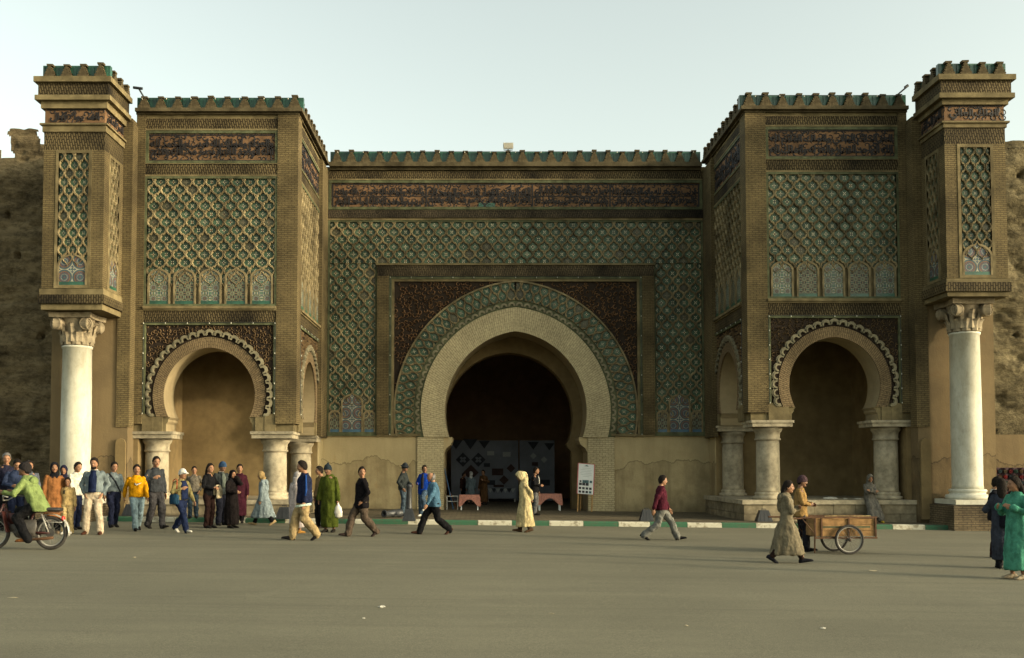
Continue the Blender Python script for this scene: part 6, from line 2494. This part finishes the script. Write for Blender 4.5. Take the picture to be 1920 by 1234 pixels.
screen(x0, xm - .03, 'white cloth screen with dark quatrefoil diamonds deep in the passage',
       [(868, 862, .33, 'd', 'patch_dark'), (897, 862, .33, 'd', 'patch_dark'), (855, 834, .30, 't', 'patch_dark'), (882, 833, .34, 't', 'patch_dark'), (908, 834, .26, 't', 'patch_dark'), (883, 886, .36, 'd', 'patch_brown'), (933, 885, .26, 'r', 'patch_brown'), (913, 872, .14, 'r', 'patch_dark'),
        (945, 900, .22, 'd', 'patch_brown'), (958, 878, .2, 'd', 'patch_brown'), (921, 905, .18, 'r', 'patch_dark'), (935, 915, .24, 'r', 'patch_brown'), (920, 850, .16, 'r', 'ink3'), (950, 852, .18, 'r', 'ink3')])
screen(xm + .03, x1, 'white cloth screen with pointed dark corners deep in the passage',
       [(1000, 836, .26, 't', 'patch_dark'), (1030, 838, .24, 't', 'patch_dark'), (1003, 870, .14, 'r', 'patch_brown'), (985, 900, .25, 'd', 'patch_dark'), (1022, 905, .22, 'r', 'patch_dark'), (1000, 855, .15, 'd', 'ink3'), (1020, 862, .15, 'd', 'ink3')])
# long low table with a white front before the screen
xa, _ = at(913, 930, 8.6)
xb, _ = at(968, 930, 8.6)
g = zg(0) + KH
root = empty('display_table', ((xa + xb) / 2, 8.6, g))
I = Matrix.Translation((-(xa + xb) / 2, -8.6, -g))
b = MB()
b.box(xa, xb, 8.6, 9.3, g + .62, g + .66)
b.build('table_top', M['screen_cloth'], root, I)
b = MB()
b.box(xa, xb, 8.57, 8.6, g + .16, g + .66)
b.build('front_cloth', M['screen_cloth'], root, I)
for xx in (xa + .03, xb - .08):
    for yy in (8.65, 9.2):
        b = MB()
        b.box(xx, xx + .05, yy, yy + .05, g, g + .62)
        b.build('leg', M['steel'], root, I)
for k in range(7):
    b = MB()
    cx = xa + .15 + (xb - xa - .3) * k / 6
    b.prism([(cx - .12, g + .62), (cx, g + .42), (cx + .12, g + .62)], 8.555, 8.5695)
    b.build('pennant', M['patch_dark' if k % 2 else 'ink3'], root, I)
tag(root, 'long display table with white cloth front in the dark passage', 'table')

# rug hung at the right edge
x0, z1 = at(1857, 878, -4.2)
x1, z0 = at(1935, 903, -4.2)
root = empty('hanging_rug', ((x0 + x1) / 2, -4.2, zg(x0)))
I = Matrix.Translation((-(x0 + x1) / 2, 4.2, -zg(x0)))
rz0 = zg(x0) + .15
b = MB()
n = 24
L = []
for k in range(n + 1):
    x = x0 + (x1 - x0) * k / n
    y = -4.2 + .025 * math.sin(k * 1.3)
    L.append([(x, y, rz0), (x, y, z1), (x, y + .04, z1 + .02), (x, y + .08, z1), (x, y + .08, rz0)])
b.loft(L, closed=False)
M['rug'] = m_plain('dark_rug', (.035, .022, .025), .4, 10, .95, .1, .4, 40)
b.build('rug_cloth', M['rug'], root, I)
cols = [(.10, .016, .016), (.055, .036, .022), (.018, .034, .026), (.085, .014, .016), (.05, .04, .026), (.022, .032, .036)]
for j in range(6):
    for k in range(8):
        cx, cz = x0 + .12 + k * .17, z1 - .10 - j * .18
        if cx > x1 - .05 or cz < rz0 + .1:
            continue
        b = MB()
        pts = [(cx + (.070 if q % 2 else .052) * math.cos(2 * pi * q / 12), cz + (.070 if q % 2 else .052) * math.sin(2 * pi * q / 12)) for q in range(12)]
        b.prism(pts, -4.255, -4.20)
        b.prism([(cx + .022 * math.cos(2 * pi * q / 8), cz + .022 * math.sin(2 * pi * q / 8)) for q in range(8)], -4.262, -4.2555)
        b.build('flower', cloth(cols[(k * 5 + j * 2) % 6], .2), root, I)
b = MB()
for xx in (x0 + .01, x1 - .05):
    b = MB()
    b.box(xx, xx + .04, -4.165, -4.13, zg(x0), z1 - .01)
    b.build('post', M['wood'], root, I)
tag(root, 'dark rug with rows of red and green flowers hung by the rampart', 'rug')

# lamp and poles on the roofs
x, z = at(953, 274, .4)
root = empty('roof_floodlight', (x, .5, zc(300)))
dz = z - zc(300)
b = MB()
b.tube([(0, 0, -.1), (0, 0, dz - .1)], .03, 8)
b.tube([(-.16, 0, dz + .05), (-.16, 0, dz - .12), (.16, 0, dz - .12), (.16, 0, dz + .05)], .014, 6)
b.build('bracket', M['black_iron'], root)
b = MB()
b.loft([[(-.19, -.1, dz - .09), (.19, -.1, dz - .09), (.19, -.1, dz + .13), (-.19, -.1, dz + .13)], [(-.12, .14, dz - .04), (.12, .14, dz - .04), (.12, .14, dz + .1), (-.12, .14, dz + .1)]])
b.build('housing', M['steel'], root)
b = MB()
b.box(-.165, .165, -.108, -.1005, dz - .065, dz + .105)
b.build('lamp_glass', M['glassy'], root)
tag(root, 'small floodlight standing on the parapet above the great arch', 'floodlight')
for (pa, pb, pc, Y, lab) in (((272, 186), (262, 168), (252, 167), -5.2, 'bent lamp pole on the roof between the lit bay and tower'), ((1680, 180), (1697, 166), (1700, 163), -5.2, 'slanted lamp pole on the roof between the shaded tower and bay')):
    a_, b_, c_ = at(*pa, Y), at(*pb, Y), at(*pc, Y)
    bb = MB()
    bb.tube([(a_[0], Y + .3, a_[1] - .5), (a_[0], Y, a_[1]), (b_[0], Y - .1, b_[1])], .028, 8)
    o = bb.build('lamp_pole', M['black_iron'])
    bb = MB()
    bb.tube([(b_[0] + (.12 if pa[0] < 900 else -.05), Y - .1, b_[1] - .01), (c_[0], Y - .1, c_[1] + .01)], .045, 8)
    bb.build('lamp_head', M['black_iron'], o)
    tag(o, lab, 'lamp')

# litter
M['paper'] = m_plain('crumpled_paper', (.45, .43, .36), .15, 14, .85, .2, .3)
M['tan_paper'] = m_plain('tan_paper', (.27, .235, .155), .2, 14, .85, .2, .3)
def litter(px, py, s, label, mat='paper', flat=.35, h=0.0, pos=None):
    X, Y = gnd(px, py, h) if pos is None else pos[:2]
    e = PB()
    rr = random.Random(int(px))
    rings = []
    for j, (q, z) in enumerate(((.75, .0), (1.0, .25), (.8, .7), (.3, 1.0))):
        rings.append([(s * q * rr.uniform(.6, 1.15) * math.cos(2 * pi * i / 9) * 1.5, s * q * rr.uniform(.6, 1.15) * math.sin(2 * pi * i / 9), .002 + s * flat * z * rr.uniform(.6, 1.2)) for i in range(9)])
    e.loft(rings)
    o = e.build('litter', M[mat], None, Matrix.Translation((X, Y, (zg(X) + h) if pos is None else pos[2])))
    tag(o, label, 'litter', 'scraps of litter')
litter(716, 1139, .036, 'white paper scrap on the open road below the black jacket walker', flat=.6)
litter(682, 1160, .016, 'tiny white scrap nearest below the largest paper scrap', flat=.6)
litter(1633, 1071, .075, 'flat newspaper scrap on the road before the handcart', 'tan_paper', .22)
litter(1543, 1179, .026, 'pale scrap on the empty road below the newspaper scrap', flat=.5)
litter(252, 1046, .03, 'pale pinkish scrap on the road right of the moped', 'tan_paper', .5)
litter(1034, 1151, .028, 'yellowish flat scrap on the road below the great arch', 'tan_paper', .25)
litter(24, 1121, .045, 'pale flat scrap on the road near the left frame edge', 'tan_paper', .15)
litter(1287, 1174, .02, 'small tan scrap on the road below the maroon walker', 'tan_paper', .5)
litter(1392, 969, .06, 'white scrap lying on the pavement near the shaded tower platform', flat=.3, h=KH)
for (px, Y, s, lab) in ((1556, -5.0, .16, 'crumpled white plastic sheet on the shaded tower platform'), (1608, -5.2, .12, 'flat pale cloth on the platform beside the seated person'), (1585, -4.7, .08, 'small crumpled scrap at the back of the platform')):
    x, _ = at(px, 930, Y)
    litter(px, 0, s, lab, flat=.45 if s > .13 else .3, pos=(x, Y, .722))

bpy.data.scenes.remove(WORK)
